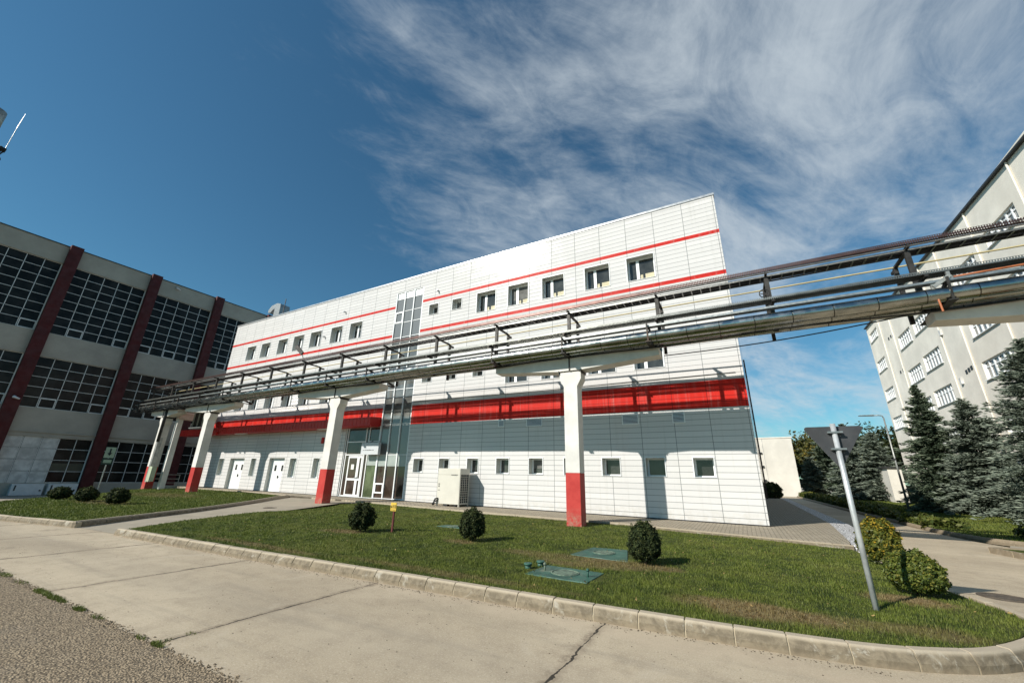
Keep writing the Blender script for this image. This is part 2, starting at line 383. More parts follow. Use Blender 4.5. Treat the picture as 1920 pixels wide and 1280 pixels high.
JX = [2.05, -1.66, -5.22, -8.5, -12.0, -15.2, -18.6, -22.0, -25.4, -29, -32.5]
def road_mat():
    m = Mat('sandy_concrete', (.42,.35,.26), .85, 0, .3)
    x, y, z = m.xyz()
    a = m.noise(.35, 7, .6, .6, stretch=(.55,1,1)); b = m.noise(3, 6, .7); f = m.noise(90, 3, .7); s = m.noise(14, 3, .8)
    c = m.mix(m.ramp(a, .32, .7), (.38,.31,.215), (.54,.45,.32))
    c = m.mix(m.ramp(b, .42, .72, 0, .5), c, (.29,.23,.16))
    c = m.mix(m.ramp(f, .50, .68, 0, .6), c, (.21,.175,.13)); c = m.mix(m.ramp(m.noise(48, 3, .7), .36, .48, .45, 0), c, (.58,.51,.40))
    c = m.mix(m.ramp(s, .62, .70, 0, .6), c, (.20,.165,.12)); c = m.mix(m.ramp(m.voro(7), .03, .06, .7, 0), c, (.13,.105,.075))
    oil = m.ramp(m.voro(.55, vec=None), .05, .22, .55, 0)
    c = m.mix(m.math('MULTIPLY', oil, m.ramp(m.noise(7, 5, .7), .4, .6)), c, (.15,.125,.095))
    sw = m.noise(1.0, 6, .7, stretch=(.25, 3.5, 1)); c = m.mix(m.ramp(sw, .5, .72, 0, .35), c, (.25,.215,.165))
    pale = m.ramp(m.noise(.9, 6, .7, 1), .55, .75, 0, .45); c = m.mix(pale, c, (.52,.45,.345))
    # tyre-worn darker band and dusty light strip by the kerb
    wob = m.math('MULTIPLY', m.math('SUBTRACT', m.noise(1.1, 4, .6), .5), .8)
    yy = m.math('ADD', y, wob)
    c = m.mix(m.ramp(m.math('ABSOLUTE', m.math('SUBTRACT', yy, 3.6)), .1, .75, .18, 0), c, (.27,.235,.185))
    c = m.mix(m.ramp(m.math('ABSOLUTE', m.math('SUBTRACT', yy, 5.15)), .05, .35, .45, 0), c, (.50,.405,.29))
    wj = m.math('ADD', m.math('MULTIPLY', m.math('SUBTRACT', m.noise(2.2, 6, .65), .5), .14), m.math('MULTIPLY', m.math('SUBTRACT', m.noise(16, 5, .7), .5), .05)); k = None
    for jx in JX:
        d = m.math('ABSOLUTE', m.math('SUBTRACT', m.math('ADD', x, wj), jx)); k = d if k is None else m.math('MINIMUM', k, d)
    wid = m.ramp(m.noise(1.7, 5, .7), .35, .72, .003, .020)
    crack = m.math('LESS_THAN', k, wid)
    soft = m.ramp(k, .01, .10, .35, 0)
    k2 = m.math('ABSOLUTE', m.math('SUBTRACT', m.math('ADD', y, wj), 9.9)); cr2 = m.math('MULTIPLY', m.math('LESS_THAN', k2, .012), m.math('GREATER_THAN', x, 2))
    crack = m.math('MAXIMUM', crack, cr2)
    c = m.mix(soft, c, (.21,.16,.11)); c = m.mix(m.math('MULTIPLY', m.ramp(k, .03, .14, 1, 0), m.ramp(m.noise(5, 6, .75), .5, .62)), c, (.25,.20,.14)); c = m.mix(crack, c, (.045,.038,.028)); m.col(c)
    m.bump(m.math('ADD', m.math('ADD', m.math('MULTIPLY', f, .4), m.math('MULTIPLY', b, .6)), m.math('MULTIPLY', crack, -2)), .9, .010); return m.m
m_road = road_mat()
def asphalt_mat():
    m = Mat('exposed_aggregate', (.2,.17,.13), .9, 0, .3)
    v = m.voro(58, out='Distance'); vc = m.n('ShaderNodeTexVoronoi'); m.l(m.pos(), vc.inputs['Vector']); vc.inputs['Scale'].default_value = 58
    bw = m.n('ShaderNodeRGBToBW'); m.l(vc.outputs['Color'], bw.inputs[0])
    c = m.mix(bw.outputs[0], (.19,.14,.085), (.51,.40,.265)); c = m.mix(m.ramp(v, .34, .66, 0, .75), c, (.07,.055,.038))
    c = m.mix(m.ramp(m.noise(1.3, 5, .6), .45, .75, 0, .4), c, (.24,.20,.15))
    m.col(c); m.bump(m.math('SUBTRACT', 1, v), .9, .012); return m.m
m_asph = asphalt_mat()
def paver_mat():
    m = Mat('grey_beige_pavers', (.36,.31,.24), .85, 0, .3)
    br = m.n('ShaderNodeTexBrick'); m.l(m.pos(), br.inputs['Vector']); br.inputs['Scale'].default_value = 1
    br.inputs['Brick Width'].default_value = .24; br.inputs['Row Height'].default_value = .12; br.inputs['Mortar Size'].default_value = .012
    br.inputs['Color1'].default_value = (.42,.36,.27,1); br.inputs['Color2'].default_value = (.32,.275,.20,1); br.inputs['Mortar'].default_value = (.08,.066,.045,1)
    c = m.mix(m.ramp(m.noise(1.5, 5, .6), .4, .75, 0, .4), br.outputs[0], (.25,.22,.17)); m.col(c)
    m.bump(m.math('ADD', m.math('MULTIPLY', br.outputs['Fac'], -1), m.noise(60, 3, .6)), .5, .006); return m.m
m_paver = paver_mat()
def kerb_mat():
    m = Mat('kerb_concrete', (.36,.32,.25), .85, 0, .3)
    a = m.noise(2.4, 7, .7); b = m.noise(9, 6, .7, .5); f = m.noise(110, 3, .7)
    x, y, z = m.xyz()
    c = m.mix(m.ramp(b, .35, .65), (.145,.118,.080), (.25,.205,.14))
    c = m.mix(m.ramp(m.noise(3.5, 6, .75, 1), .54, .66, 0, .6), c, (.44,.41,.34))
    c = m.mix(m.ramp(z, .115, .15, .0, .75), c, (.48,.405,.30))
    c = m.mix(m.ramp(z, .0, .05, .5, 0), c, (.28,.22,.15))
    c = m.mix(m.ramp(f, .55, .8, 0, .4), c, (.17,.15,.11)); m.col(c); m.bump(m.math('ADD', b, m.math('MULTIPLY', f, .6)), .5, .008); return m.m
m_kerb = kerb_mat()
m_mortar = concrete('kerb_mortar', (.44,.37,.26), 9, (.3,.24,.16), .5, .5)
m_darkroad = concrete('grey_concrete_lane', (.36,.32,.26), 1.0, (.27,.24,.19), .5, .4)
m_pathc = concrete('path_concrete', (.36,.315,.24), 1.2, (.27,.235,.18), .5, .4)
mgv = Mat('white_marble_chips', (.7,.7,.7), .7); vc = mgv.n('ShaderNodeTexVoronoi'); mgv.l(mgv.pos(), vc.inputs['Vector']); vc.inputs['Scale'].default_value = 22
bw = mgv.n('ShaderNodeRGBToBW'); mgv.l(vc.outputs['Color'], bw.inputs[0]); cgv = mgv.mix(bw.outputs[0], (.62,.61,.61), (.9,.89,.88))
cgv = mgv.mix(mgv.ramp(vc.outputs['Distance'], .35, .65, 0, .9), cgv, (.14,.13,.12)); mgv.col(cgv); mgv.bump(mgv.math('SUBTRACT', 1, vc.outputs['Distance']), 1, .03); m_chips = mgv.m

# ------------------------------------------------------------ terrain heights
def sstep(a, b, x):
    t = min(1, max(0, (x-a)/(b-a))); return t*t*(3-2*t)
def zroad(x, y):                       # side road falls gently away behind the corner
    return -.26*sstep(9, 26, y) if x > -3 else 0.0
def zpav(x, y=17): return .15 + .0048*max(0, -x)
def zlawn(x, y):
    base = .13
    dip = -.06*sstep(9, 12.5, y)
    back = (zpav(x)-.06-(base-.06))*sstep(14.2, 15.8, y) if x < .2 else 0
    return base + dip + back + .012*math.sin(x*1.7+y)*math.cos(y*1.3)
def zlawnL(x, y):
    b = .13 + .09*sstep(6, 16, y)
    return b - .25*sstep(-38, -43, x)
def polyin(poly, X, Y):
    ins = np.zeros(X.shape, bool); n = len(poly)
    for i in range(n):
        x1, y1 = poly[i]; x2, y2 = poly[(i+1) % n]
        c = ((y1 > Y) != (y2 > Y)) & (X < (x2-x1)*(Y-y1)/((y2-y1)+1e-12)+x1); ins ^= c
    return ins
import bmesh
def sheet(name, poly, zf, mat, cut=.5, kind='structure', skirt=0.0):
    """flat polygon cut into a grid and lifted onto zf"""
    bm = bmesh.new(); vs = [bm.verts.new((x, y, 0)) for x, y in poly]; bm.faces.new(vs)
    xs = [p[0] for p in poly]; ys = [p[1] for p in poly]
    for lo, hi, ax in ((min(xs), max(xs), 0), (min(ys), max(ys), 1)):
        k = lo+cut
        while k < hi:
            co_ = [0,0,0]; co_[ax] = k; no = [0,0,0]; no[ax] = 1
            bmesh.ops.bisect_plane(bm, geom=bm.verts[:]+bm.edges[:]+bm.faces[:], plane_co=co_, plane_no=no); k += cut
    for v in bm.verts: v.co.z = zf(v.co.x, v.co.y)
    bmesh.ops.recalc_face_normals(bm, faces=bm.faces)
    if sum(f.normal.z for f in bm.faces) < 0: bmesh.ops.reverse_faces(bm, faces=bm.faces)
    if skirt:
        be = [e for e in bm.edges if e.is_boundary]
        r = bmesh.ops.extrude_edge_only(bm, edges=be)
        for v in [g for g in r['geom'] if isinstance(g, bmesh.types.BMVert)]: v.co.z -= skirt
    me = bpy.data.meshes.new(name); bm.to_mesh(me); bm.free(); me.materials.append(mat)
    o = bpy.data.objects.new(name, me); C.objects.link(o); o['kind'] = kind
    for p in me.polygons: p.use_smooth = not skirt
    return o
def plain(name, x0, x1, y0, y1, z, mat):
    o = MB().add([(x0,y0,z),(x1,y0,z),(x1,y1,z),(x0,y1,z)], [(0,1,2,3)]).build(name, mat); o['kind'] = 'structure'; return o

mfar = concrete('far_ground_mix', (.12,.11,.06), .05, (.07,.09,.03), .6, .3)
plain('ground', -900, 900, -400, 1500, -.62, mfar)
sheet('road', [(-75,2.36),(30,2.36),(30,7.2),(2.1,7.2),(2.0,6.9),(1.0,6.2),(0,5.9),(-13.6,5.6),(-17.5,12),(-18.6,6),(-75,3.6)], lambda x, y: 0, m_road, .8)
sheet('side_road', [(1.5,7.2),(16,7.2),(16,16.2),(7.6,17.6),(6.9,21.5),(6.4,40),(6.2,75),(4.3,75),(3.9,40),(3.0,22),(2.1,14.4),(1.6,12)], lambda x, y: zroad(x, y)+.001, m_road, 1.2)
plain('asphalt_yard', -75, 30, -25, 2.36, .002, m_asph)
plain('yard_behind', -75, -40.5, 2.9, 60, -.55, m_darkroad)
plain('far_yard', -60, 70, 62, 330, -.30, m_darkroad)

# lawns
K = [(-14.1,5.03),(-8.4,5.2),(-5.3,5.36),(-2.95,5.44),(-1.27,5.5),(0,5.6),(.68,5.69),(1.15,5.83),(1.74,6.17),(2.3,6.85),(2.6,7.4),(2.68,7.95),(2.5,8.7),(2.3,10),(2.15,13.85)]
lawn_poly = K + [(.81,14.16),(-1.2,14.6),(-3.76,15.1),(-6,15.2),(-9,15.25),(-12.35,15.5),(-17.0,15.9),(-18.2,15.0),(-17.42,12.94),(-16.35,9.09),(-15.11,6.59)]
sheet('lawn_ground', lawn_poly, lambda x, y: zlawn(x, y), m_lawn, .5, skirt=.2)
left_poly = [(-16.7,4.95),(-18.8,8.11),(-21.57,12.65),(-24.3,16.2),(-31,16.9),(-38.6,17.0),(-41,16.6),(-38,13.2),(-33.5,10.2),(-31.0,7.3),(-27.5,4.7),(-24,4.05),(-20.5,4.3)]
sheet('side_lawn_ground', left_poly, lambda x, y: zlawnL(x, y), m_lawn, .6, skirt=.3)
sheet('path', [(-14.05,5.0),(-16.75,4.9),(-18.8,8.11),(-21.57,12.65),(-24.2,16.3),(-22.5,17.0),(-17.0,16.2),(-18.2,15.0),(-17.42,12.94),(-16.35,9.09),(-15.11,6.59)],
      lambda x, y: .006+.02*sstep(5, 7, y)+.14*sstep(8, 15.5, y), m_pathc, .6)
sheet('pavement', [(2.15,14.0),(.81,14.22),(-1.2,14.66),(-3.76,15.16),(-6,15.26),(-9,15.31),(-12.35,15.56),(-17.0,15.96),(-22.5,16.2),(-24.5,16.2),(-31,16.95),(-42.4,17.0),(-42.4,17.9),(.6,17.9),(.6,52),(3.08,52),(2.72,21),(2.62,19.5),(2.28,14.9)],
      lambda x, y: zpav(x, y), m_paver, .8, skirt=.25)
# kerb edge of the pavement towards the lawn
def kerb_run(name, pts, zf, w=.10, h=.15, blk=.5, gap=.012, mat=None, side=1, base=-.03, cham=.03, bevel=.006):
    """row of kerb stones along pts; stones extend to 'side' (left of travel = +1)"""
    mbk = MB(); mbm = MB(); P = [Vector((x, y, 0)) for x, y in pts]; seg = []; 
    tot = sum((P[i+1]-P[i]).length for i in range(len(P)-1))
    def at(s):
        for i in range(len(P)-1):
            l = (P[i+1]-P[i]).length
            if s <= l or i == len(P)-2:
                return P[i]+(P[i+1]-P[i])*(s/l), (P[i+1]-P[i]).normalized()
            s -= l
    s = 0
    def prof(p, d, zo, wj=0):
        nrm_ = Vector((-d.y, d.x, 0))*side; z = zf(p.x, p.y)
        pr_ = [(-wj, base), (-wj, h*.42), (cham+.012-wj, h-cham*.5), (cham*1.9, h), (w, h), (w, base)]
        return [p + nrm_*(a) + Vector((0,0, z+b+(zo if b > 0 else 0))) for a, b in pr_]
    while s < tot-.05:
        e = min(tot, s+blk*rng.uniform(.94, 1.06)); dz = rng.uniform(-.004, .004); k = 3
        rows = []
        for i in range(k+1):
            p, d = at(s+gap/2+(e-s-gap)*i/k); rows.append(prof(p, d, dz))
        vs = [v for r in rows for v in r]; fs = []; n = 6
        for i in range(k):
            for j in range(n): fs.append((i*n+j, i*n+(j+1)%n, (i+1)*n+(j+1)%n, (i+1)*n+j))
        fs.append(tuple(range(n))); fs.append(tuple(range(k*n+n-1, k*n-1, -1)))
        mbk.add(vs, fs)
        p1, d1 = at(max(0, e-gap*.9)); p2, d2 = at(min(tot, e+gap*.9))
        a_ = prof(p1, d1, -.012, -.006); b_ = prof(p2, d2, -.012, -.006)
        mbk.add(a_+b_, [tuple(list(range(6))), tuple(range(11,5,-1))]+[(j,(j+1)%6,(j+1)%6+6,j+6) for j in range(6)], 1)
        s = e
    o = mbk.build(name, [mat or m_kerb, m_mortar], bevel=bevel); o['kind'] = 'structure'; return o
def smooth(p, it=3):
    for _ in range(it):
        q = [p[0]]
        for a, b in zip(p[:-1], p[1:]): q += [(a[0]*.75+b[0]*.25, a[1]*.75+b[1]*.25), (a[0]*.25+b[0]*.75, a[1]*.25+b[1]*.75)]
        p = q+[p[-1]]
    return p
koff = smooth([(-14.2,4.9),(-8.4,5.08),(-5.3,5.23),(-2.95,5.31),(-1.27,5.37),(0,5.45),(.72,5.53),(1.25,5.68),(1.9,6.04),(2.45,6.72),(2.8,7.4),(2.86,8.0),(2.68,8.8)], 2)
kerb_run('kerb', koff, lambda x, y: 0, w=.15, h=.155, blk=.5, side=1)
kerb_run('kerb', [(2.66,8.85),(2.42,10),(2.26,13.9)], lambda x, y: zroad(x, y), w=.12, h=.10, blk=.6)
kerb_run('kerb', [(-40,5.2),(-27.5,4.3),(-24,3.95),(-20.5,4.1),(-16.6,4.82)], lambda x, y: 0, w=.14, h=.15, blk=.7)
kerb_run('kerb', [(-16.6,4.84),(-18.7,8.11),(-21.47,12.65),(-24.2,16.1)], lambda x, y: .14*sstep(8, 15.5, y), w=.13, h=.17, blk=1.0)
kerb_run('pavement_edging', [(-31,16.85),(-24.6,16.12)], zpav, w=.08, h=.012, blk=1, side=1)
kerb_run('pavement_edging', [(-17,15.9),(-12.35,15.5),(-9,15.25),(-6,15.2),(-3.76,15.1),(-1.2,14.6),(.81,14.15),(2.2,13.93)], zpav, w=.07, h=.006, base=-.2, blk=1.0, cham=.008, side=1)
sheet('gravel_strip', [(2.18,14.02),(2.75,13.95),(2.95,15.2),(3.32,21),(3.60,52),(3.09,52),(2.73,21),(2.63,19.5),(2.29,14.9)], lambda x, y: .15, m_chips, .8, skirt=.5)
# right-hand verge
vz = lambda x, y: zroad(x, y)+.13
verge = [(6.55,75),(6.55,40),(6.95,24),(7.25,21.7),(8.4,19.2),(40,19.6),(60,75)]
sheet('verge_ground', verge, vz, m_lawn, 2.2, skirt=.3)
kerb_run('kerb', [(8.4,19.05),(7.2,21.6),(6.85,24),(6.45,40),(6.4,74)], zroad, w=.14, h=.15, blk=1.0, side=-1)
sheet('verge_ground', [(6.05,17.4),(6.3,15.6),(7.4,13.0),(12,11.4),(30,11),(30,17.6)], vz, m_lawn, 2, skirt=.3)
kerb_run('kerb', [(12,11.3),(7.3,12.85),(6.15,15.5),(5.9,17.5),(9,17.75),(30,17.8)], zroad, w=.14, h=.15, blk=.9, side=1)
sheet('side_path', [(6.3,17.9),(30,18.0),(30,19.5),(8.5,19.0),(7.3,20.4)], lambda x, y: zroad(x, y)+.03, m_pathc, 1.5, skirt=.2)

# grass blades
def blades(name, poly, zf, dens, seed, h0=.026, h1=.052, label='', fall=6.0, holes=()):
    R = np.random.default_rng(seed); xs = [p[0] for p in poly]; ys = [p[1] for p in poly]
    n = int(dens*(max(xs)-min(xs))*(max(ys)-min(ys)))
    X = R.uniform(min(xs), max(xs), n); Y = R.uniform(min(ys), max(ys), n)
    dist = np.hypot(X, Y); keep = R.random(n) < np.clip((fall/np.maximum(dist, .1))**2, .02, 1)
    X = X[keep]; Y = Y[keep]; ins = polyin(poly, X, Y); X = X[ins]; Y = Y[ins]
    for (hx, hy, rx, ry) in holes:
        k = ((X-hx)/rx)**2+((Y-hy)/ry)**2 > R.uniform(.8, 1.3, len(X)); X = X[k]; Y = Y[k]
    n = len(X); dist = np.hypot(X, Y); Zb = np.array([zf(a, b) for a, b in zip(X, Y)])
    clump = .75+.35*np.sin(X*5.1+np.sin(Y*3.7)*2)*np.cos(Y*6.3+X)
    H = R.uniform(h0, h1, n)*clump*(1+.9*(R.random(n) < .04)*R.random(n)); W = .0045*np.maximum(1, dist/6.0)
    th = R.uniform(0, 2*np.pi, n); ln = R.uniform(0, .7, n)*H; la = R.uniform(0, 2*np.pi, n)
    dx = np.cos(th)*W; dy = np.sin(th)*W
    V = np.empty((n, 3, 3)); V[:,0] = np.c_[X-dx, Y-dy, Zb-.01]; V[:,1] = np.c_[X+dx, Y+dy, Zb-.01]
    V[:,2] = np.c_[X+np.cos(la)*ln, Y+np.sin(la)*ln, Zb+H]
    o = raw(name, V.reshape(-1,3), np.arange(3*n).reshape(-1,3), m_blade, cols=R.random(n)); tag(o, label, 'grass', kind='stuff'); return o
covers = [(-2.75,9.1,.75,.8), (-2.75,6.9,.68,.5), (-8.2,11.0,.5,.3)]
blades('lawn_grass', lawn_poly, zlawn, 3600, 3, label='short mown green grass with dry patches on the main lawn', holes=covers)
blades('side_lawn_grass', left_poly, zlawnL, 1200, 4, .04, .07, 'short mown grass on the raised lawn beside the path', 13)
blades('verge_grass', verge, vz, 160, 5, .05, .09, 'mown grass under the blue spruces', 30)

Rl = np.random.default_rng(77); n = 420; X = Rl.uniform(-14, 2.6, n); Y = Rl.uniform(5.3, 13.5, n); k = polyin(lawn_poly, X, Y); X = X[k]; Y = Y[k]; V = []
for x, y in zip(X, Y):
    z = zlawn(x, y)+.045; r = Rl.uniform(.012, .026); a = Rl.uniform(0, 6.28); t_ = Rl.normal(0, .4, 4)*r
    V += [(x+r*math.cos(a), y+r*math.sin(a), z+t_[0]), (x-r*.5*math.sin(a), y+r*.5*math.cos(a), z+t_[1]), (x-r*math.cos(a), y-r*math.sin(a), z+t_[2]), (x+r*.5*math.sin(a), y-r*.5*math.cos(a), z+t_[3])]
o = raw('fallen_leaves', np.array(V), np.arange(len(V)).reshape(-1,4), simple('dry_leaf', (.30,.20,.07), .7, var=.6, scale=30)); tag(o, 'scattered dry leaves lying on the main lawn', 'leaves', kind='stuff')
# weeds in the seam between concrete and aggregate
R_ = np.random.default_rng(11); V = []; 
def weedclump(cx, cy2, n, r, h):
    for _ in range(n):
        a = R_.uniform(0, 6.28); q = r*math.sqrt(R_.random()); x = cx+q*math.cos(a)*2.2; y = cy2+q*math.sin(a)*.55; t = R_.uniform(0, 3.14)
        w = .004; hh = h*R_.uniform(.4, 1); l = R_.uniform(0, 6.28)
        V.extend([(x-w*math.cos(t), y-w*math.sin(t), 0), (x+w*math.cos(t), y+w*math.sin(t), 0), (x+hh*.6*math.cos(l), y+hh*.6*math.sin(l), hh)])
for cx, n, r in ((-8.55,260,.10),(-8.3,200,.08),(-8.0,300,.09),(-7.75,160,.06),(-7.15,260,.07),(-10.2,160,.1),(-5.15,160,.05),(-5.5,60,.05),(-6.6,60,.06),(-9.4,60,.1)): weedclump(cx, 2.36, n, r, .045)
for y in (2.40,2.44,2.47,2.51,2.66,2.69): weedclump(-5.22, y, int(R_.integers(6,26)), .03, .03)
V = np.array(V); o = raw('seam_weeds', V, np.arange(len(V)).reshape(-1,3), m_blade, cols=R_.random(len(V)//3)); tag(o, 'small green weeds in the seam beside the coarse aggregate', 'weeds', kind='stuff')
# broken seam edge: crumbs of stone along the joint and debris by the kerb
def crumbs(name, pts, mat, label, cat):
    vs = []; fs = []
    for (x, y, z, r) in pts:
        o = len(vs); a = R_.uniform(0, 6.28)
        for k in range(5): vs.append((x+r*math.cos(a+k*1.257)*R_.uniform(.7,1.2), y+r*math.sin(a+k*1.257)*R_.uniform(.7,1.2), z))
        vs.append((x, y, z+r*R_.uniform(.5,.9))); 
        for k in range(5): fs.append((o+k, o+(k+1)%5, o+5))
    o = raw(name, np.array(vs), np.array(fs), mat); tag(o, label, cat, kind='stuff')
crumbs('seam_rubble', [(R_.uniform(-14,2), 2.36+R_.normal(0,.035), .002, R_.uniform(.006,.016)) for _ in range(2600)], m_asph, 'crumbled stones along the seam between slab and aggregate', 'rubble')
dirtm = simple('dry_debris', (.10,.075,.045), .9, var=.5, scale=30)
crumbs('kerb_debris', [(x, 5.20+.018*(x+5) - abs(R_.normal(0,.09)) if x < -5.3 else 5.18+.05*(x+5.3)-abs(R_.normal(0,.07)), .001, R_.uniform(.004,.011)) for x in R_.uniform(-14, 1.0, 900)], dirtm, 'dry leaf crumbs and grit below the kerb', 'debris')
crumbs('road_grit', [(R_.uniform(-14,3), R_.uniform(2.5,5.1), .001, R_.uniform(.003,.009)) for _ in range(500)], dirtm, 'scattered grit and leaf bits on the concrete road', 'grit')

# ------------------------------------------------------------ main factory building
D0 = 17.77; X0, X1, H0 = -38.94, .585, 14.22
mainb = thing('factory_building', 'long white clad factory building with red stripes behind the pipe rack', 'building', (X1, D0, 0))
wins = []       # (x0,x1,z0,z1,type)
for x0, x1 in ((-36.3,-35.04),(-34.2,-32.97),(-31.85,-30.62),(-29.82,-28.55),(-27.73,-26.45),(-25.35,-24.12),(-23.3,-22.07)): wins.append((x0,x1,10.6,11.84,'pair'))
for x0, x1 in ((-16.02,-15.28),(-14.2,-13.48)): wins.append((x0,x1,11.17,11.88,'small'))
for x0, x1 in ((-12.38,-11.08),(-10.26,-8.98),(-8.14,-6.87),(-5.73,-4.45),(-3.58,-2.3)): wins.append((x0,x1,10.64,11.91,'top'))
for x0, x1 in ((-36.2,-35.0),(-34.15,-32.9),(-32.0,-30.8),(-29.8,-28.55),(-27.75,-26.5),(-25.3,-24.1),(-23.3,-22.05)): wins.append((x0,x1,6.22,7.4,'pair'))
for x0, x1 in ((-16.07,-15.34),(-14.24,-13.56),(-12.41,-11.73)): wins.append((x0,x1,6.82,7.28,'small'))
for x0, x1 in ((-10.3,-9.0),(-8.2,-6.95),(-5.75,-4.45),(-3.6,-2.33)): wins.append((x0,x1,6.26,7.3,'top'))
for x0, x1 in ((-16.1,-15.4),(-14.3,-13.62),(-12.45,-11.76),(-10.68,-9.96),(-8.87,-8.15),(-7.08,-6.36),(-5.3,-4.52),(-3.46,-2.7),(-1.64,-.9)): wins.append((x0,x1,1.74,2.48,'small'))
for x0, x1 in ((-36.52,-35.75),(-32.02,-31.4),(-27.33,-26.62),(-24.83,-24.18)): wins.append((x0,x1,1.27,2.53,'slot'))
doors = [(-34.9,-32.95,.31,2.54),(-29.75,-27.97,.29,2.55)]
curt = (-19.0,-16.62,.27,13.35); entr = (-22.05,-19.0,.27,4.4)
opens = [w[:4] for w in wins]+doors+[curt, entr]
RV = {'pair':.42,'small':.42,'top':.34,'slot':.3}
def cell_wall(mbw, X, Z, keep, y=D0):
    for i in range(len(X)-1):
        for j in range(len(Z)-1):
            cx, cz = (X[i]+X[i+1])/2, (Z[j]+Z[j+1])/2
            if keep(cx, cz): mbw.add([(X[i],y,Z[j]),(X[i+1],y,Z[j]),(X[i+1],y,Z[j+1]),(X[i],y,Z[j+1])], [(0,1,2,3)])
stripes = [(12.18,12.36),(10.12,10.31)]; BAND = (4.40, 5.50)
inred = lambda z: any(a < z < b for a, b in stripes) or BAND[0] < z < BAND[1]
XS = sorted({X0, X1, *[o_[0] for o_ in opens], *[o_[1] for o_ in opens]})
ZS = sorted({.13, H0, *BAND, *[v for s_ in stripes for v in s_], *[o_[2] for o_ in opens], *[o_[3] for o_ in opens]})
notop = lambda x, z: not any(o_[0] < x < o_[1] and o_[2] < z < o_[3] for o_ in opens)
w = MB(); cell_wall(w, XS, ZS, lambda x, z: notop(x, z) and not inred(z))
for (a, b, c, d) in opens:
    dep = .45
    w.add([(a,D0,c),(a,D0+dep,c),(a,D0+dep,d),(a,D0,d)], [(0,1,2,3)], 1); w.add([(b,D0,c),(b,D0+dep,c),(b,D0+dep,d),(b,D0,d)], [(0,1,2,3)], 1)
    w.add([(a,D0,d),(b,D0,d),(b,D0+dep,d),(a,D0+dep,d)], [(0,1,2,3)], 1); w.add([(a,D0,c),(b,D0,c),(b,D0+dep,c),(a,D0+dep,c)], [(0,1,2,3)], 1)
YB = 48.0
w.add([(X0,D0,.1),(X0,YB,.1),(X0,YB,H0),(X0,D0,H0)], [(0,1,2,3)])
w.add([(X0,YB,.1),(1.75,YB,.1),(1.75,YB,H0),(X0,YB,H0)], [(0,1,2,3)])
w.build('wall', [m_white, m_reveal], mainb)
XB = 1.75
w = MB().add([(X1,D0,-.2),(XB,YB,-.3),(XB,YB,H0),(X1,D0,H0)], [(0,1,2,3)])
m_side = glass('dark_mirror_side', (.10,.10,.11), .05, 1, .05); w.build('side_wall', m_side, mainb)
MB().box(1.70,1.84,47.75,48.02,-.2,H0-.2).build('downpipe', m_rust, mainb)
w = MB(); w.box(X0-.03, X1+.03, D0-.035, D0+.3, H0-.04, H0+.07); w.prism([(X0,D0+.31),(X1,D0+.31),(1.73,YB),(X0,YB)], H0-.5, H0-.38, axis=2); w.build('roof', m_grayframe, mainb)
for (a, b) in stripes:
    for sd_ in (-1, 1): w = MB(); cell_wall(w, XS, [a, b], lambda x, z: notop(x, z) and (x+18)*sd_ > 0, D0-.004); w.build('red_stripe', m_red, mainb)
for sd_ in (-1, 1): w = MB(); cell_wall(w, XS, [BAND[0], BAND[1]], lambda x, z: notop(x, z) and (x+18)*sd_ > 0, D0-.003); w.build('red_band', m_red, mainb)
# canopy over the left part of the front
m_redsheet = simple('red_sheet', (.50,.018,.012), .45, var=.08)
w = MB().box(X0-3.3, -19.08, D0-.80, D0-.012, 4.34, 4.80)
k_ = X0-3.3
while k_ < -19.2:                      # ribbed front flashing of the canopy
    w.box(k_+.04, k_+.20, D0-.815, D0-.801, 4.36, 4.845); k_ += .33
w.prism([(D0-.83,4.802),(D0-.79,4.86),(D0-.012,4.93),(D0-.012,4.802)], X0-3.3, -19.08, axis=0)
can = w.build('canopy', m_redsheet, mainb)
MB().box(-37.9,-36.0,D0-.98,D0-.83,4.28,4.50).build('canopy_bracket', m_redsheet, can)
for q_ in (-34,-24.2): MB().box(q_,q_+1.4,D0-.6,D0-.4,4.29,4.335).build('canopy_light', m_frame, can)
m_blind = simple('grey_blind', (.13,.13,.12), .9, var=.2)
# windows
for (a, b, c, d, t) in wins:
    y = D0+RV[t]; fw = .07; f = MB(); g = MB()
    f.box(a,a+fw,y-.05,y+.02,c,d); f.box(b-fw,b,y-.05,y+.02,c,d); f.box(a+fw,b-fw,y-.05,y+.02,d-fw,d); f.box(a+fw,b-fw,y-.05,y+.02,c,c+fw)
    if t in ('pair','top'):
        mxx = a+(b-a)*.36; f.box(mxx-.07,mxx+.07,y-.055,y+.02,c+fw,d-fw)
    f.box(a-.0,b+.0,D0-.03,y-.051,c+.001,c+.018)
    f.box(a-.025,a+.004,D0-.022,D0+.02,c,d); f.box(b-.004,b+.025,D0-.022,D0+.02,c,d); f.box(a-.025,b+.025,D0-.024,D0+.02,d-.004,d+.025)
    fo = f.build('window', m_frame, mainb)
    g.box(a+fw-.01,b-fw+.01,y-.02,y+.015,c+fw-.01,d-fw+.01).build('pane', m_glass, fo)
    if t != 'slot' and rng.random() < .45:
        zb_ = d-fw-(d-c-2*fw)*rng.uniform(.2,.75); MB().box(a+fw,b-fw,y-.0205,y-.0203,zb_,d-fw).build('roller_blind', m_blind, fo)
    if t == 'slot': MB().box(a+fw,b-fw,y-.035,y-.021,c+fw,d-fw).build('panel', m_frost, fo)
    if t == 'top' and c > 9:
        x_ = b-fw; MB().box(x_-.42,x_-.02,y-.032,y-.021,c+fw,c+.42).box(mxx+.10,mxx+.22,y-.032,y-.021,c+fw,c+.40).build('blind', simple('cream_board', (.50,.45,.30), .7), fo)
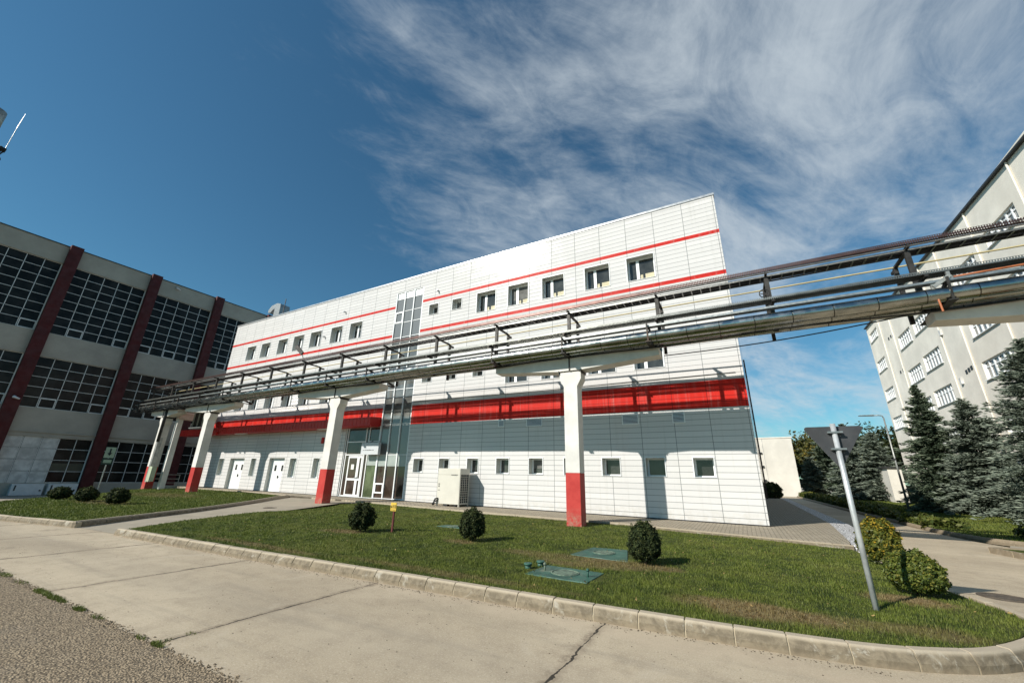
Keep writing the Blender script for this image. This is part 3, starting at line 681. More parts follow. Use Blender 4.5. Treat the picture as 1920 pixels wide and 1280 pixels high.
for (a, b, c, d) in doors:
    y = D0+.30; f = MB(); f.box(a,a+.06,y-.05,y+.03,c,d).box(b-.06,b,y-.05,y+.03,c,d).box(a+.06,b-.06,y-.05,y+.03,d-.06,d)
    mm = (a+b)/2; dr_ = MB()
    dr_.box(a+.062,mm-.006,y-.04,y+.02,c+.02,d-.062).box(mm+.006,b-.062,y-.04,y+.02,c+.02,d-.062)
    do = dr_.build('door', m_frame, mainb); f.build('frame', m_frame, do)
    MB().box(mm-.52,mm-.28,y-.046,y-.041,c+1.38,c+1.78).box(mm+.28,mm+.52,y-.046,y-.041,c+1.38,c+1.78).build('pane', m_glass, do)
    MB().box(mm+.05,mm+.09,y-.10,y-.041,c+.9,c+1.08).box(mm+.05,mm+.17,y-.10,y-.08,c+.99,c+1.02).build('handle', m_black, do)
# curtain wall
a, b, c, d = curt; y = D0+.06; f = MB(); TZ = [.27,1.0e9]
mull = [a+.03, -18.23, -17.42, b-.03]
zt = [.30,2.70,4.48,6.6,8.3,10.05,11.08,11.88,12.82,13.32]
for k, x in enumerate(mull): f.box(x-.035,x+.035,y-.06,y+.06,c,d)
for z in zt:
    for k in range(3): f.box(mull[k]+.036,mull[k+1]-.036,y-.015 if z not in (.30,13.32) else y-.05,y+.05,z-.018,z+.018)
f.box(mull[0]+.036,mull[1]-.036,y-.045,y-.016,1.04,1.12).box(mull[0]+.036,mull[1]-.036,y-.045,y-.016,.56,.64).box(mull[0]+.036,mull[0]+.11,y-.045,y-.016,.642,1.038).box(mull[1]-.11,mull[1]-.036,y-.045,y-.016,.642,1.038)
f.box(mull[0]+.036,mull[1]-.036,y-.045,y-.016,11.78,11.86).box(mull[0]+.036,mull[1]-.036,y-.045,y-.016,11.1,11.18).box(mull[0]+.036,mull[0]+.11,y-.045,y-.016,11.182,11.778).box(mull[1]-.11,mull[1]-.036,y-.045,y-.016,11.182,11.778)
cw = f.build('curtain_wall', m_frame, mainb)
for k in range(3):
    x0, x1 = mull[k]+.02, mull[k+1]-.02
    for j in range(len(zt)-1):
        z0, z1 = zt[j]+.002, zt[j+1]-.002
        mt = m_glass_brown if j == 0 else m_glass_sky2 if j == 1 else m_glass_sky if j in (2,3,4) else (m_frame if j == 8 else m_glass_sky2)
        MB().box(x0,x1,y+.005,y+.03,z0,z1).build('pane', mt, cw)
    MB().box(x0+.02,x1-.02,y-.004,y+.004,2.06,2.67).build('frosted_band', m_frost, cw)
# entrance
a, b, c, d = entr; y = D0+.10; f = MB()
for x in (-22.02,-21.84,-20.2,-19.93,-19.06): f.box(x-.03,x+.03,y-.05,y+.05,c,d)
f.box(a+.011,b,y-.045,y+.045,.24,.30)
for z in (2.72, 3.5, 4.37): f.box(-21.81,-20.23,y-.045,y+.045,z-.03,z+.03); f.box(-19.9,-19.09,y-.045,y+.045,z-.025,z+.025)
ew = f.build('entrance_frame', m_frame, mainb)
for x0, x1, z0, z1, mt in ((-21.99,-21.87,.3,4.3,m_glass_brown),(-21.81,-20.23,2.75,3.47,m_glass_brown),(-21.81,-20.23,3.53,4.34,m_glass),(-20.17,-19.96,.3,4.3,m_glass_brown),(-19.9,-19.09,2.75,3.47,m_glass_sky2),(-19.9,-19.09,3.53,4.34,m_glass_brown),(-19.9,-19.09,.3,2.69,m_glass_green)):
    MB().box(x0,x1,y-.01,y+.02,z0,z1).build('pane', mt, ew)
MB().box(-19.88,-19.10,y-.022,y-.012,2.1,2.66).build('frosted_band', m_frost, ew)
dr_ = MB(); yl = y-.03
for x0, x1 in ((-21.5,-20.62),(-20.6,-20.26)):
    dr_.box(x0,x0+.09,yl-.03,yl+.03,.31,2.65).box(x1-.09,x1,yl-.03,yl+.03,.31,2.65)
    for z in ((.31,.42),(1.22,1.34),(2.53,2.65)): dr_.box(x0+.09,x1-.09,yl-.03,yl+.03,*z)
dr_.box(-21.78,-21.53,yl-.02,yl+.02,.31,.36)
do = dr_.build('door', m_frame, mainb)
MB().box(-21.42,-20.7,yl-.008,yl+.01,.41,2.55).box(-20.52,-20.34,yl-.008,yl+.01,.41,2.55).box(-21.8,-21.52,yl-.008,yl+.01,.36,2.65).build('pane', m_glass_brown, do)
MB().box(-20.76,-20.55,yl-.08,yl-.05,1.36,1.39).box(-20.57,-20.545,yl-.08,yl-.031,1.33,1.42).build('handle', m_grayframe, do)
MB().box(-21.2,-20.95,yl-.014,yl-.009,1.85,2.15).build('notice', simple('paper', (.75,.77,.70), .7), do)
# door sign box
f = MB().box(-19.98,-18.55,17.36,17.55,2.70,3.38); sb = f.build('sign_box', simple('sign_face', (.55,.57,.58), .4, var=.05), mainb)
sm = MB()
for k in range(11): sm.box(-19.8+k*.085,-19.8+k*.085+rng.uniform(.03,.06),17.352,17.359,2.93,2.93+rng.uniform(.03,.055))
sm.build('lettering', m_dark, sb)
MB().obox((-19.9,17.45,3.39),(-18.6,17.45,3.45),.02,.02).obox((-19.4,17.45,3.39),(-19.1,17.45,3.5),.03,.03).build('bracket', m_black, sb)
MB().obox((X0,D0-.012,zpav(X0)+.012),(X1,D0-.012,zpav(X1)+.012),.016,.045).build('base_gap', m_black, mainb)
# louvres, wall bits
for (x0, x1, z0, z1) in ((-4.31,-3.6,3.87,4.32),(-2.24,-1.75,3.85,4.31),(-10.62,-10.27,4.02,4.36),(-9.02,-8.15,3.97,4.36)):
    f = MB(); f.box(x0,x1,D0-.03,D0-.005,z0,z0+.035).box(x0,x1,D0-.03,D0-.005,z1-.035,z1).box(x0,x0+.035,D0-.03,D0-.005,z0+.036,z1-.036).box(x1-.035,x1,D0-.03,D0-.005,z0+.036,z1-.036)
    MB().box(x0+.036,x1-.036,D0-.012,D0-.0045,z0+.036,z1-.036).build('louvre_gap_shade', m_dark, mainb)  # dark sheet put in for the shade between the slats
    k = z0+.05
    while k < z1-.06:
        f.add([(x0+.036,D0-.028,k),(x1-.036,D0-.028,k),(x1-.036,D0-.013,k+.03),(x0+.036,D0-.013,k+.03)], [(0,1,2,3)]); k += .055
    f.build('louvre', m_frame, mainb)
MB().box(-24.28,-24.08,D0-.08,D0-.004,3.45,3.85).build('alarm_box', m_red, mainb)
for x, z in ((-26.0,11.25),(-15.4,12.75),(-24.1,12.9)): MB().cyl((x,D0-.004,z),(x,D0-.14,z),.05,8).box(x-.03,x+.03,D0-.2,D0-.10,z-.09,z-.03).build('wall_camera', m_grayframe, mainb)
MB().tube([(.3,D0-.03,5.75),(-8,D0-.012,5.70),(-16.5,D0-.03,5.72)], .012, 6).build('lightning_conductor', m_dark, mainb)
# roof duct
vd = thing('roof_vent', 'galvanised gooseneck vent standing on the white building roof', 'vent', (-35.2,19.2,H0-.4))
MB().box(-35.75,-34.9,18.9,19.8,H0-.37,15.85).prism([(-35.9,15.85),(-34.9,15.85),(-34.95,16.2),(-35.5,16.35),(-36.3,16.25),(-36.7,15.9),(-36.7,15.6),(-36.35,15.55),(-36.0,15.8)], 18.9, 19.8, axis=1).build('duct', m_galv, vd)
MB().cyl((-34.45,19,H0-.37),(-34.42,19,16.6),.035,8).build('mast', m_dark, vd)

# ------------------------------------------------------------ left building
XL = -49.5; PY0 = 7.84; PP = 5.87
lb = thing('workshop_building', 'grey rendered workshop with dark red pilasters and gridded glazing on the left', 'building', (XL, 10, 0))
bays = range(-1, 4)
yy0, yy1 = PY0-PP, PY0+4*PP
levels = [(.39,3.91,4),(6.14,10.27,5),(12.27,18.42,8)]
w = MB()
zc = [-.9,.39,3.91,6.14,10.27,12.27,18.42,20.05]
for i in range(0, 7, 2): w.box(XL-.5, XL, yy0, yy1, zc[i], zc[i+1])
w.box(XL-14, XL-.5, yy0, yy1, 19.7, 19.85)
w.box(XL-14, XL-13.9, yy0, yy1, -.7, 19.7)
w.box(XL-14, XL-.5, yy1-.3, yy1, -.7, 19.69).box(XL-14, XL-.5, yy0, yy0+.3, -.7, 19.69)
w.build('wall', m_left, lb)
MB().box(XL-.55, XL+.06, yy0, yy1, 20.05, 20.12).build('roof_edge', m_dark, lb)
MB().box(XL+.003, XL+.10, yy0, yy1, 4.23, 4.32).build('ledge', m_left, lb)
for k in bays:
    ya = PY0+k*PP
    MB().box(XL+.002, XL+.42, ya, ya+.80, -.9, 20.2).build('pilaster', m_leftred, lb)
    for za_, zb_ in ((.392,3.908),(6.142,10.268),(12.272,18.418)): MB().box(XL-.5, XL-.001, ya, ya+.77, za_, zb_).build('pier', m_left, lb)
    y0, y1 = ya+.78, ya+PP-.01
    for li, (z0, z1, nr) in enumerate(levels):
        f = MB(); xg = XL-.16
        for c_ in range(6):
            yb = y0+(y1-y0)*c_/5; f.box(xg-.03,xg+.03,yb-(.02 if 0 < c_ < 5 else .05),yb+(.02 if 0 < c_ < 5 else .05),z0,z1)
        for r_ in range(nr+1):
            zb = z0+(z1-z0)*r_/nr
            for c_ in range(5): f.box(xg-.025,xg+.025,y0+(y1-y0)*c_/5+.052,y0+(y1-y0)*(c_+1)/5-.052,zb-(.018 if 0 < r_ < nr else .04),zb+(.018 if 0 < r_ < nr else .04))
        for c_ in (([0,2,4] if k % 2 else [1,4]) if li else []):     # opening casements in the bottom row
            a_, b_ = y0+(y1-y0)*c_/5+.05, y0+(y1-y0)*(c_+1)/5-.05; zb = z0+(z1-z0)/nr
            f.box(xg+.026,xg+.05,a_,b_,zb-.09,zb-.03).box(xg+.026,xg+.05,a_,b_,z0+.03,z0+.09).box(xg+.026,xg+.05,a_,a_+.05,z0+.092,zb-.092).box(xg+.026,xg+.05,b_-.05,b_,z0+.092,zb-.092)
        fo = f.build('window', simple('grey_white_frame', (.72,.72,.69), .5, var=.1) if (k, li) == (-1, 0) else bpy.data.materials['grey_white_frame'], lb)
        MB().box(xg-.012,xg-.002,y0,y1,z0,z1).build('pane', m_glass_old, fo)
        if li == 0 and k in (0, -1, -2):
            cmax = 3 if k == 0 else 5
            pn = MB()
            for c_ in range(cmax):
                for r_ in range(nr): pn.box(xg+.03,xg+.05,y0+(y1-y0)*c_/5+.035,y0+(y1-y0)*(c_+1)/5-.035,z0+(z1-z0)*r_/nr+.035,z0+(z1-z0)*(r_+1)/nr-.035)
            pn.build('white_panels', m_palepanel, fo)
        if li == 0 and k == 0:
            pn = MB(); 
            for c_ in (3,4): pn.box(xg-.001,xg+.008,y0+(y1-y0)*c_/5+.05,y0+(y1-y0)*(c_+1)/5-.05,z0+(z1-z0)/nr+.03,z0+(z1-z0)*1.72/nr)
            pn.build('curtain', simple('drab_curtain', (.10,.09,.06), .9), fo)
        # soft vertical things seen behind the glass of upper windows
        if li:
            pn = MB()
            for c_ in range(5):
                if rng.random() < .45:
                    q = y0+(y1-y0)*(c_+rng.uniform(.1,.5))/5; pn.box(xg-.30,xg-.20,q,q+rng.uniform(.15,.4),z0+.05,z0+(z1-z0)*rng.uniform(.4,.95))
            if pn.v: pn.build('curtain', bpy.data.materials.get('faded_curtain') or simple('faded_curtain', (.12,.12,.12), .9), fo)
for i, ya in enumerate((9.9,11.85)):
    t = thing('wall_cabinet', ('white metal cabinet with black latch on the workshop wall, further from the pilaster','white metal cabinet with black latch on the workshop wall beside the dark red pilaster')[i], 'cabinet', (XL, ya, -.6), 'white cabinets on the workshop wall')
    MB().box(XL+.01,XL+.50,ya,ya+1.72,-.52,.32).build('body', m_whitebox, t, bevel=.01)
    MB().box(XL+.502,XL+.52,ya+.15,ya+.23,-.17,.22).build('label_strip', m_dark, t)
    MB().box(XL+.502,XL+.53,ya+1.5,ya+1.6,-.22,-.12).build('latch', m_black, t)
for (yq, zq) in ((15.9,19.6),(8.15,6.7)):
    d_ = Vector((XL+.38 if zq < 10 else XL, yq, zq))
    MB().cyl(d_, d_+Vector((.12,0,0)), .03, 8).tube([d_+Vector((.12,0,.05)), d_+Vector((.2,.1,0)), d_+Vector((.22,.35,-.1))], .11, 10, .06).build('wall_lamp', m_whitebox, lb, smooth=True)
# roof mast and tank
tk = thing('water_tank', 'grey cylindrical tank on a dark post above the workshop roof', 'tank', (-53,2.2,19.8))
MB().cyl((-53,1.05,29.65),(-53,1.05,31.15),.68,24).build('tank', m_galvdull, tk, smooth=True)
MB().cyl((-53,1.05,29.15),(-53,1.05,29.65),.55,20).obox((-53,1.05,29.2),(-53,2.4,27.0),.14,.14).cyl((-53,2.4,19.8),(-53,2.4,27.0),.13,10).build('post', m_dark, tk)
an = thing('antenna_mast', 'thin white tipped whip antenna on a dark bracket frame', 'antenna', (-55,2.6,19.8))
MB().cyl((-55,2.35,19.86),(-55,2.35,29.1),.09,8).box(-55.3,-54.7,1.7,2.66,28.75,28.95).box(-55.3,-55.2,1.7,2.66,27.9,28.0).obox((-55,2.6,28.8),(-55,2.2,27.5),.09,.09).build('frame', m_black, an)
MB().cyl((-55,2.58,28.95),(-55,2.61,31.5),.022,6).build('rod', m_galvdull, an)
MB().cyl((-55,2.61,31.5),(-55,2.65,33.3),.035,6,.01).build('tip', m_frame, an)

# ------------------------------------------------------------ pipe rack
def RY(x): return .011*(-5.2-x)
pil = [(-5.26,'third white and red concrete pillar from the left, in front of the white wall windows',-.02),(-18.86,'white and red concrete pillar beside the glass entrance',-.06),
       (-32.46,'white and red concrete pillar on the raised lawn left of the double doors',.06),(8.3,'white and red concrete pillar carrying the rack over the side road',-.05)]
def pillar(cx, label, zb, armw=3.3, arm=True):
    yc = 14.26+RY(cx); t = thing('rack_pillar', label, 'pillar', (cx, yc, zb), 'concrete pillars of the pipe rack')
    hw = .27; hd = .25; zr = 1.79
    MB().box(cx-hw,cx+hw,yc-hd,yc+hd,zb-.3,zr).build('painted_base', m_pillar_red, t, bevel=.012)
    p = [(cx-hw,zr),(cx+hw,zr),(cx+hw,4.9),(cx+hw+.16,5.18),(cx+hw+.16,5.46),(cx-hw-.16,5.46),(cx-hw-.16,5.18),(cx-hw,4.9)]
    MB().prism(p, yc-hd, yc+hd, axis=1).build('shaft', m_pillar, t, bevel=.012)
    if arm:
        q = [(cx-armw,6.0),(cx-armw,5.72),(cx-.5,5.50),(cx+.5,5.50),(cx+armw,5.72),(cx+armw,6.0)]
        MB().prism(q, yc-.30, yc+.30, axis=1).build('cross_arm', m_pillar, t, bevel=.012)
        for q in ((cx-.452,cx-.432,yc-.31,yc+.31,5.40,5.53),(cx+.432,cx+.452,yc-.31,yc+.31,5.40,5.53),(cx-.02,cx+.02,yc-.335,yc-.301,5.5,6.05)): MB().box(*q).build('bracket', m_steel, t)
    return t
for cx, lab, zb in pil: pillar(cx, lab, zb)
t = pillar(-39.3, 'concrete pillar beside the workshop with a control box on its red foot', -.05, 2.2)
yc = 14.26+RY(-39.3)
MB().tube([(-38.9,yc-.1,6.2),(-38.75,yc-.34,6.1),(-38.75,yc-.36,5.7),(-38.75,yc-.36,3.6)], .10, 10).build('pipe', m_cable, t, smooth=True)
MB().box(-38.98,-38.72,yc-.36,yc-.1,.7,3.9).build('duct', m_galvdull, t)
MB().box(-38.6,-38.15,yc-.45,yc-.15,.75,1.8).build('control_box', m_signgreen, t)
pt = thing('portal_frame', 'pinkish concrete portal column and beam behind the leftmost pillar', 'portal', (-38.3,15.0,0))
MB().box(-38.5,-38.15,14.95,15.3,-.2,5.35).build('column', m_pillar, pt)
MB().box(-38.55,-38.1,14.95,17.6,5.35,5.95).box(-38.09,-38.03,15.2,17.6,5.80,5.9).box(-38.09,-38.03,15.2,17.6,5.38,5.46).build('beam', m_pink, pt)

XR0, XR1 = -43.2, 16.0
def line(y, z, x0=XR0, x1=XR1, step=3.4):
    n = max(2, int((x1-x0)/step)); return [(x0+(x1-x0)*i/n, y+RY(x0+(x1-x0)*i/n), z) for i in range(n+1)]
rk = thing('steel_pipe_rack', 'dark steel frame of posts and brackets carrying the trays over the pillars', 'rack', (-5.2,14.4,6.0))
posts = [-5.27+3.4*k for k in range(-11, 6)]
YN, YFa = 14.08, 15.1
for x in posts:
    dy = RY(x)
    MB().box(x-.06,x+.06,YN+dy-.05,YN+dy+.05,6.04,7.90).build('post', m_steel, rk)
    MB().box(x-.05,x+.05,YFa+dy-.05,YFa+dy+.05,6.04,7.86).build('post', m_steel, rk)
    MB().box(x-.03,x+.03,YN+dy-.25,YN+dy+.05,7.905,7.985).build('bracket', m_steel, rk)
    MB().box(x-.045,x+.045,YN+dy+.051,YFa+dy-.051,7.84,7.90).build('bracket', m_steel, rk)
    MB().box(x-.04,x+.04,YN+dy+.051,YFa+dy-.051,6.60,6.66).build('bracket', m_steel, rk)
    MB().box(x-.04,x+.04,YN+dy-.66,YN+dy-.051,6.79,6.85).build('bracket', m_steel, rk)
    MB().box(x-.04,x+.04,YFa+dy+.051,YFa+dy+.28,7.76,7.84).build('bracket', m_steel, rk)
for cx, _, _ in pil+[(-39.3,0,0)]:
    for xo in (-3.1, 0, 3.1):
        x = cx+xo; dy = RY(x)
        if x < XR0: continue
        MB().box(x-.09,x+.09,13.25+dy,15.25+dy,6.002,6.03).obox((x,13.22+dy,6.62),(x,13.27+dy,6.0),.05,.05).obox((x+.03,13.3+dy,6.56),(x+.03,15.2+dy,6.06),.05,.10).build('cross_beam', m_steel, rk)
def rail(name, pts, w, h, mat, parent, lips=True):
    m_ = MB()
    for i in range(len(pts)-1):
        p, q = Vector(pts[i]), Vector(pts[i+1])
        m_.obox(p, q, w, .004); 
        for s_ in (-1, 1): m_.obox(p+Vector((0,s_*(w/2-.002),h/2)), q+Vector((0,s_*(w/2-.002),h/2)), .004, h)
    return m_.build(name, mat, parent)
tr_ = thing('top_rail', 'dark brown perforated rail running along the top of the rack', 'rail', (-5.2,13.75,7.9))
rail('channel', line(13.87, 8.00), .10, .12, m_perf_brown, tr_)
def tray(label, y, z, w, h, x0=XR0, x1=XR1, mat=None, cables=3):
    t = thing('cable_tray', label, 'cable tray', (-5.2,y,z), 'perforated cable trays on the rack')
    rail('tray', line(y, z, x0, x1), w, h, mat or m_perf, t)
    for i in range(cables):
        r_ = rng.uniform(.014,.03); yo = -w/2+.05+(w-.1)*i/max(1,cables-1)
        MB().tube([(x, y+yo+RY(x)+rng.uniform(-.015,.015), z+.03+rng.uniform(0,.02)) for x in np.arange(x0, x1, 1.7)], r_, 6).build('cable', m_cable, t, smooth=True)
    return t
tray('wide perforated tray in the middle tier of the rack, near side', 13.62, 6.86, .40, .09, cables=9)  # extra cables added to stop sunlight passing through the perforations
tray('wide perforated tray added unseen on the wall side to shape the rack shadow', 14.82, 6.70, .40, .09, cables=4)  # unseen tray, put in to raise the top edge of the wall shadow
tray('narrow galvanised tray just above the silver pipes', 13.38, 6.53, .22, .06, mat=m_galv, cables=1)
# ladder tray
lt = thing('ladder_tray', 'galvanised ladder tray full of black cables under the brown top rail', 'cable tray', (-5.2,14.3,7.9))
yl0, yl1 = 14.16, 14.60
lm = MB()
for y in (yl0, yl1):
    P = line(y, 7.97)
    for i in range(len(P)-1): lm.obox(P[i], P[i+1], .018, .05)
lm.build('side_rail', m_galv, lt)
lm = MB()
x = XR0+.2
while x < XR1:
    lm.obox((x,yl0+.01+RY(x),7.965),(x,yl1-.01+RY(x),7.965),.035,.018); x += .30
lm.build('rungs', m_galv, lt)['kind'] = 'stuff'
for i in range(7):
    yo = yl0+.06+.056*i; MB().tube([(x, yo+RY(x)+rng.uniform(-.02,.02), 7.99+rng.uniform(0,.03)) for x in np.arange(XR0, XR1, 1.5)], rng.uniform(.018,.03), 6).build('cable', m_cable, lt, smooth=True)
MB().tube(line(14.10, 8.06), .03, 8).build('conduit', m_galv, lt, smooth=True)
# pipes
for i, (y, z, r_) in enumerate(((13.42,6.22,.19),(13.83,6.22,.19),(14.3,6.17,.12),(14.65,6.42,.18))):  # third pipe is added unseen to close a light slit in the wall shadow
    o = MB().tube(line(y, z, step=1.7), r_, 20).build('insulated_pipe', m_insul, smooth=True, org=(0,y,z))
    tag(o, ['silver insulated pipe along the side of the rack facing the road','silver insulated pipe second from the road side, above the concrete arms','thin silver pipe added out of sight to close a light slit in the rack shadow','silver insulated pipe nearest the white building wall'][i], 'pipe', 'insulated pipes on the rack')
o = MB().tube(line(15.2, 7.93), .028, 8).build('gas_pipe', m_yellow, smooth=True, org=(0,15.2,7.9)); tag(o, 'thin yellow pipe along the rack under the black cables', 'pipe')
o = MB().tube([(x, 13.86+RY(x)+.03*math.sin(x), 5.99+.05*math.sin(x*.9)) for x in np.arange(XR0, XR1, .8)], .022, 6).build('black_cable', m_cable, smooth=True, org=(0,13.6,6.1)); tag(o, 'black cable sagging under the silver pipes', 'cable')
o = MB().tube([(5.4,13.3,6.66),(6,13.3,6.68),(9,13.26,6.76),(16,13.2,6.8)], .03, 8).build('orange_conduit', m_orange, smooth=True, org=(6,13.6,6.7)); tag(o, 'orange conduit on the right end of the rack', 'pipe')
# floodlight, hand wheel and clamp on the rack
fl = thing('rack_floodlight', 'dark slanted floodlight standing on the brown top rail', 'floodlight', (-22.3,13.8,8.0))
MB().obox((-22.15,13.97,8.10),(-22.35,13.95,8.5),.03,.03).build('stem', m_black, fl)
MB().obox((-22.28,13.95,8.38),(-22.85,13.85,8.92),.10,.22).build('lamp_head', m_steel, fl)
hv = thing('valve_wheel', 'small round valve wheel between the trays right of the white building', 'valve', (1.35,13.5,7.05))
MB().tube([(1.35+.13*math.cos(a),13.45,7.12+.13*math.sin(a)) for a in np.linspace(0,6.28,17)], .015, 6).obox((1.24,13.45,7.12),(1.46,13.45,7.12),.02,.02).obox((1.35,13.45,7.0),(1.35,13.45,7.24),.02,.02).build('wheel', m_black, hv)
MB().cyl((1.35,13.45,7.12),(1.35,13.8,7.12),.02,8).build('spindle', m_steel, hv)
cl_ = thing('pipe_clamp', 'rusty steel clamp with a small tube above the right concrete arm', 'clamp', (4.9,13.4,6.2))
MB().box(4.90,4.97,13.2,13.26,6.35,6.62).box(5.25,5.32,13.2,13.26,6.55,6.80).obox((4.93,13.17,6.42),(5.3,13.17,6.68),.04,.09).box(4.93,4.97,13.2,13.24,6.0,6.34).build('plates', m_galvdull, cl_)
MB().cyl((4.96,13.2,5.75),(4.95,13.2,6.1),.022,8).build('tube', m_orange, cl_)
# vertical pipes dropping to the canopy
rs = thing('riser_pipes', 'bundle of dark vertical pipes dropping between the leftmost pillars', 'pipes', (-36.3,15.6,4.4))
for k in range(7):
    x = -37.2+k*.24; MB().tube([(x,14.2+RY(x)+.1,6.2),(x,15.4,6.1),(x,15.6,5.9),(x,15.6,4.75)], .075, 8).build('pipe', m_cable if k % 3 else m_galvdull, rs, smooth=True)
MB().box(-37.4,-35.6,15.45,15.75,4.66,4.74).build('support', m_galv, rs)
wire = MB().tube([(-1.8+6.7*k/12, 13.97-.1*k/12, 5.66+.36*k/12-.12*math.sin(math.pi*k/12)) for k in range(13)], .018, 6).build('overhead_wire', m_cable, smooth=True, org=(2,13.7,6)); tag(wire, 'thin black wire sagging between the two right concrete arms', 'wire')

# ------------------------------------------------------------ AC unit
zg = .21
ac = thing('outdoor_ac_unit', 'tall beige outdoor air conditioner with side grille by the white wall', 'air conditioner', (-12.7,17.0,zg))
ax0, ax1, ay0, ay1, az0, az1 = -13.36,-12.02,16.62,17.42,zg+.10,1.95
MB().box(ax0,ax1-.03,ay0,ay1,az0,az1).build('casing', m_beige, ac, bevel=.01)
m_ = MB().box(ax1-.029,ax1+.01,ay0,ay0+.09,zg,az1).box(ax1-.029,ax1+.01,ay1-.05,ay1,zg,az1).box(ax1-.029,ax1+.01,ay0+.09,ay1-.05,az0,az0+.06).box(ax1-.029,ax1+.01,ay0+.09,ay1-.05,1.67,az1)
m_.box(ax0,ax0+.06,ay0,ay0+.06,zg,az0).box(ax0,ax0+.06,ay1-.06,ay1,zg,az0).build('frame', m_beige, ac)
g_ = MB(); 
for k in range(1, 4): g_.box(ax1-.012,ax1+.004,ay0+.09+(.66)*k/4-.01,ay0+.09+.66*k/4+.01,az0+.06,1.67)
for k in range(1, 12): g_.box(ax1-.011,ax1+.003,ay0+.09,ay1-.05,az0+.06+1.3*k/12-.008,az0+.06+1.3*k/12+.008)
g_.build('grille', m_beige, ac)
MB().box(ax1-.028,ax1-.02,ay0+.09,ay1-.05,az0+.06,1.67).build('coil', m_black, ac)
lg = MB(); x_ = -12.53
for k in range(5):      # small dark maker's mark: a row of peaked strokes
    lg.obox((x_,ay0-.004,1.615),(x_+.03,ay0-.004,1.675),.004,.016).obox((x_+.032,ay0-.004,1.675),(x_+.062,ay0-.004,1.615),.004,.016); x_ += .076
lg.build('marking', m_black, ac)
MB().box(ax0+.06,ax0+.16,ay0-.004,ay0-.001,1.20,1.24).box(ax0+.05,ax0+.18,ay0-.004,ay0-.001,.93,.95).box(ax0+.08,ax0+.14,ay0-.004,ay0-.001,1.08,1.16).build('label_plate', m_dark, ac)
MB().box(ax0+.02,ax1-.05,ay0-.003,ay0-.001,1.655,1.661).build('seam', m_dark, ac)
MB().tube([(ax0+.1,ay0-.02,zg+.34),(ax0+.02,ay0-.12,zg+.32),(ax0-.06,ay0-.12,zg+.15),(ax0-.18,ay0-.05,zg+.05)], .04, 8).tube([(ax0+.1,ay0-.02,zg+.25),(ax0,ay0-.15,zg+.2),(ax0-.02,ay0-.15,zg+.04)], .035, 8).build('hose', m_black, ac, smooth=True)
for q0, q1 in ((-12.95,-12.7),(-12.3,-12.2)): MB().box(q0,q1,ay0+.02,ay0+.2,zg,az0).build('foot', m_black, ac)

# ------------------------------------------------------------ small things on the lawn
zl = zlawn(-8.5, 8.8)
hy = thing('hydrant_marker', 'small yellow marker plate on a dark red post in the lawn', 'marker', (-8.5,8.8,zl))
MB().box(-8.525,-8.475,8.78,8.82,zl-.1,zl+.52).build('post', simple('dark_red_post', (.10,.018,.015), .6), hy)
MB().box(-8.60,-8.40,8.755,8.775,zl+.53,zl+.74).build('plate', m_signyel, hy)
q = MB(); y_ = 8.75     # black characters: arrow, H, 1 1
q.box(-8.59,-8.545,y_,y_+.004,zl+.625,zl+.645).box(-8.575,-8.56,y_,y_+.004,zl+.60,zl+.67)
q.box(-8.525,-8.515,y_,y_+.004,zl+.60,zl+.69).box(-8.49,-8.48,y_,y_+.004,zl+.60,zl+.69).box(-8.515,-8.49,y_,y_+.004,zl+.64,zl+.65)
q.box(-8.455,-8.443,y_,y_+.004,zl+.60,zl+.69).box(-8.425,-8.413,y_,y_+.004,zl+.60,zl+.69).box(-8.57,-8.42,y_,y_+.004,zl+.555,zl+.567)
q.build('lettering', m_dark, hy)
def cover(poly, label, z):
    t = thing('ground_cover', label, 'cover', (poly[0][0], poly[0][1], z), 'green inspection covers in the lawn')
    MB().prism(poly, z-.05, z+.02, axis=2).build('plate', m_green, t, bevel=.01)
    cx = sum(p[0] for p in poly)/4; cy2 = sum(p[1] for p in poly)/4
    MB().tube([(cx+.22*math.cos(a),cy2+.22*math.sin(a),z+.022) for a in np.linspace(0,6.28,25)], .012, 6).cyl((cx,cy2,z+.02),(cx,cy2,z+.03),.19,20).build('lid', simple('worn_green', (.12,.17,.12), .8, var=.5, scale=14), t)
    return t
cover([(-3.31,8.54),(-3.2,9.69),(-2.45,9.8),(-2.13,8.47)], 'worn green square cover in the lawn behind the pipe stubs', zlawn(-2.7,9.1))
cover([(-3.3,6.5),(-3.26,7.3),(-2.22,7.26),(-2.25,6.46)], 'green square cover with two small posts nearest the kerb', zlawn(-2.7,6.9))
cover([(-8.6,10.8),(-8.55,11.3),(-7.7,11.3),(-7.7,10.8)], 'faded green cover right of the yellow marker', zlawn(-8.2,11))
zz_ = zlawn(-3, 7)
for i, (x, y) in enumerate(((-3.47,6.95),(-3.37,7.25))):
    o = MB().cyl((x,y,zz_-.03),(x,y,zz_+.055),.055,16).cyl((x,y,zz_+.055),(x,y,zz_+.085),.072,16).build('vent_cap', m_green, smooth=True, org=(x,y,zz_)); tag(o, ('low green capped pipe stub left of the near cover','second low green pipe stub just behind the first')[i], 'pipe stub', 'green capped stubs')
for i, (x, y) in enumerate(((-3.12,6.88),(-2.36,6.84))):
    o = MB().cyl((x,y,zz_-.02),(x,y,zz_+.14),.016,10).cyl((x,y,zz_+.10),(x,y,zz_+.13),.026,10).build('marker_post', m_green, smooth=True, org=(x,y,zz_)); tag(o, ('short green peg on the left of the near cover','short green peg on the right of the near cover')[i], 'peg', 'pegs on the cover')
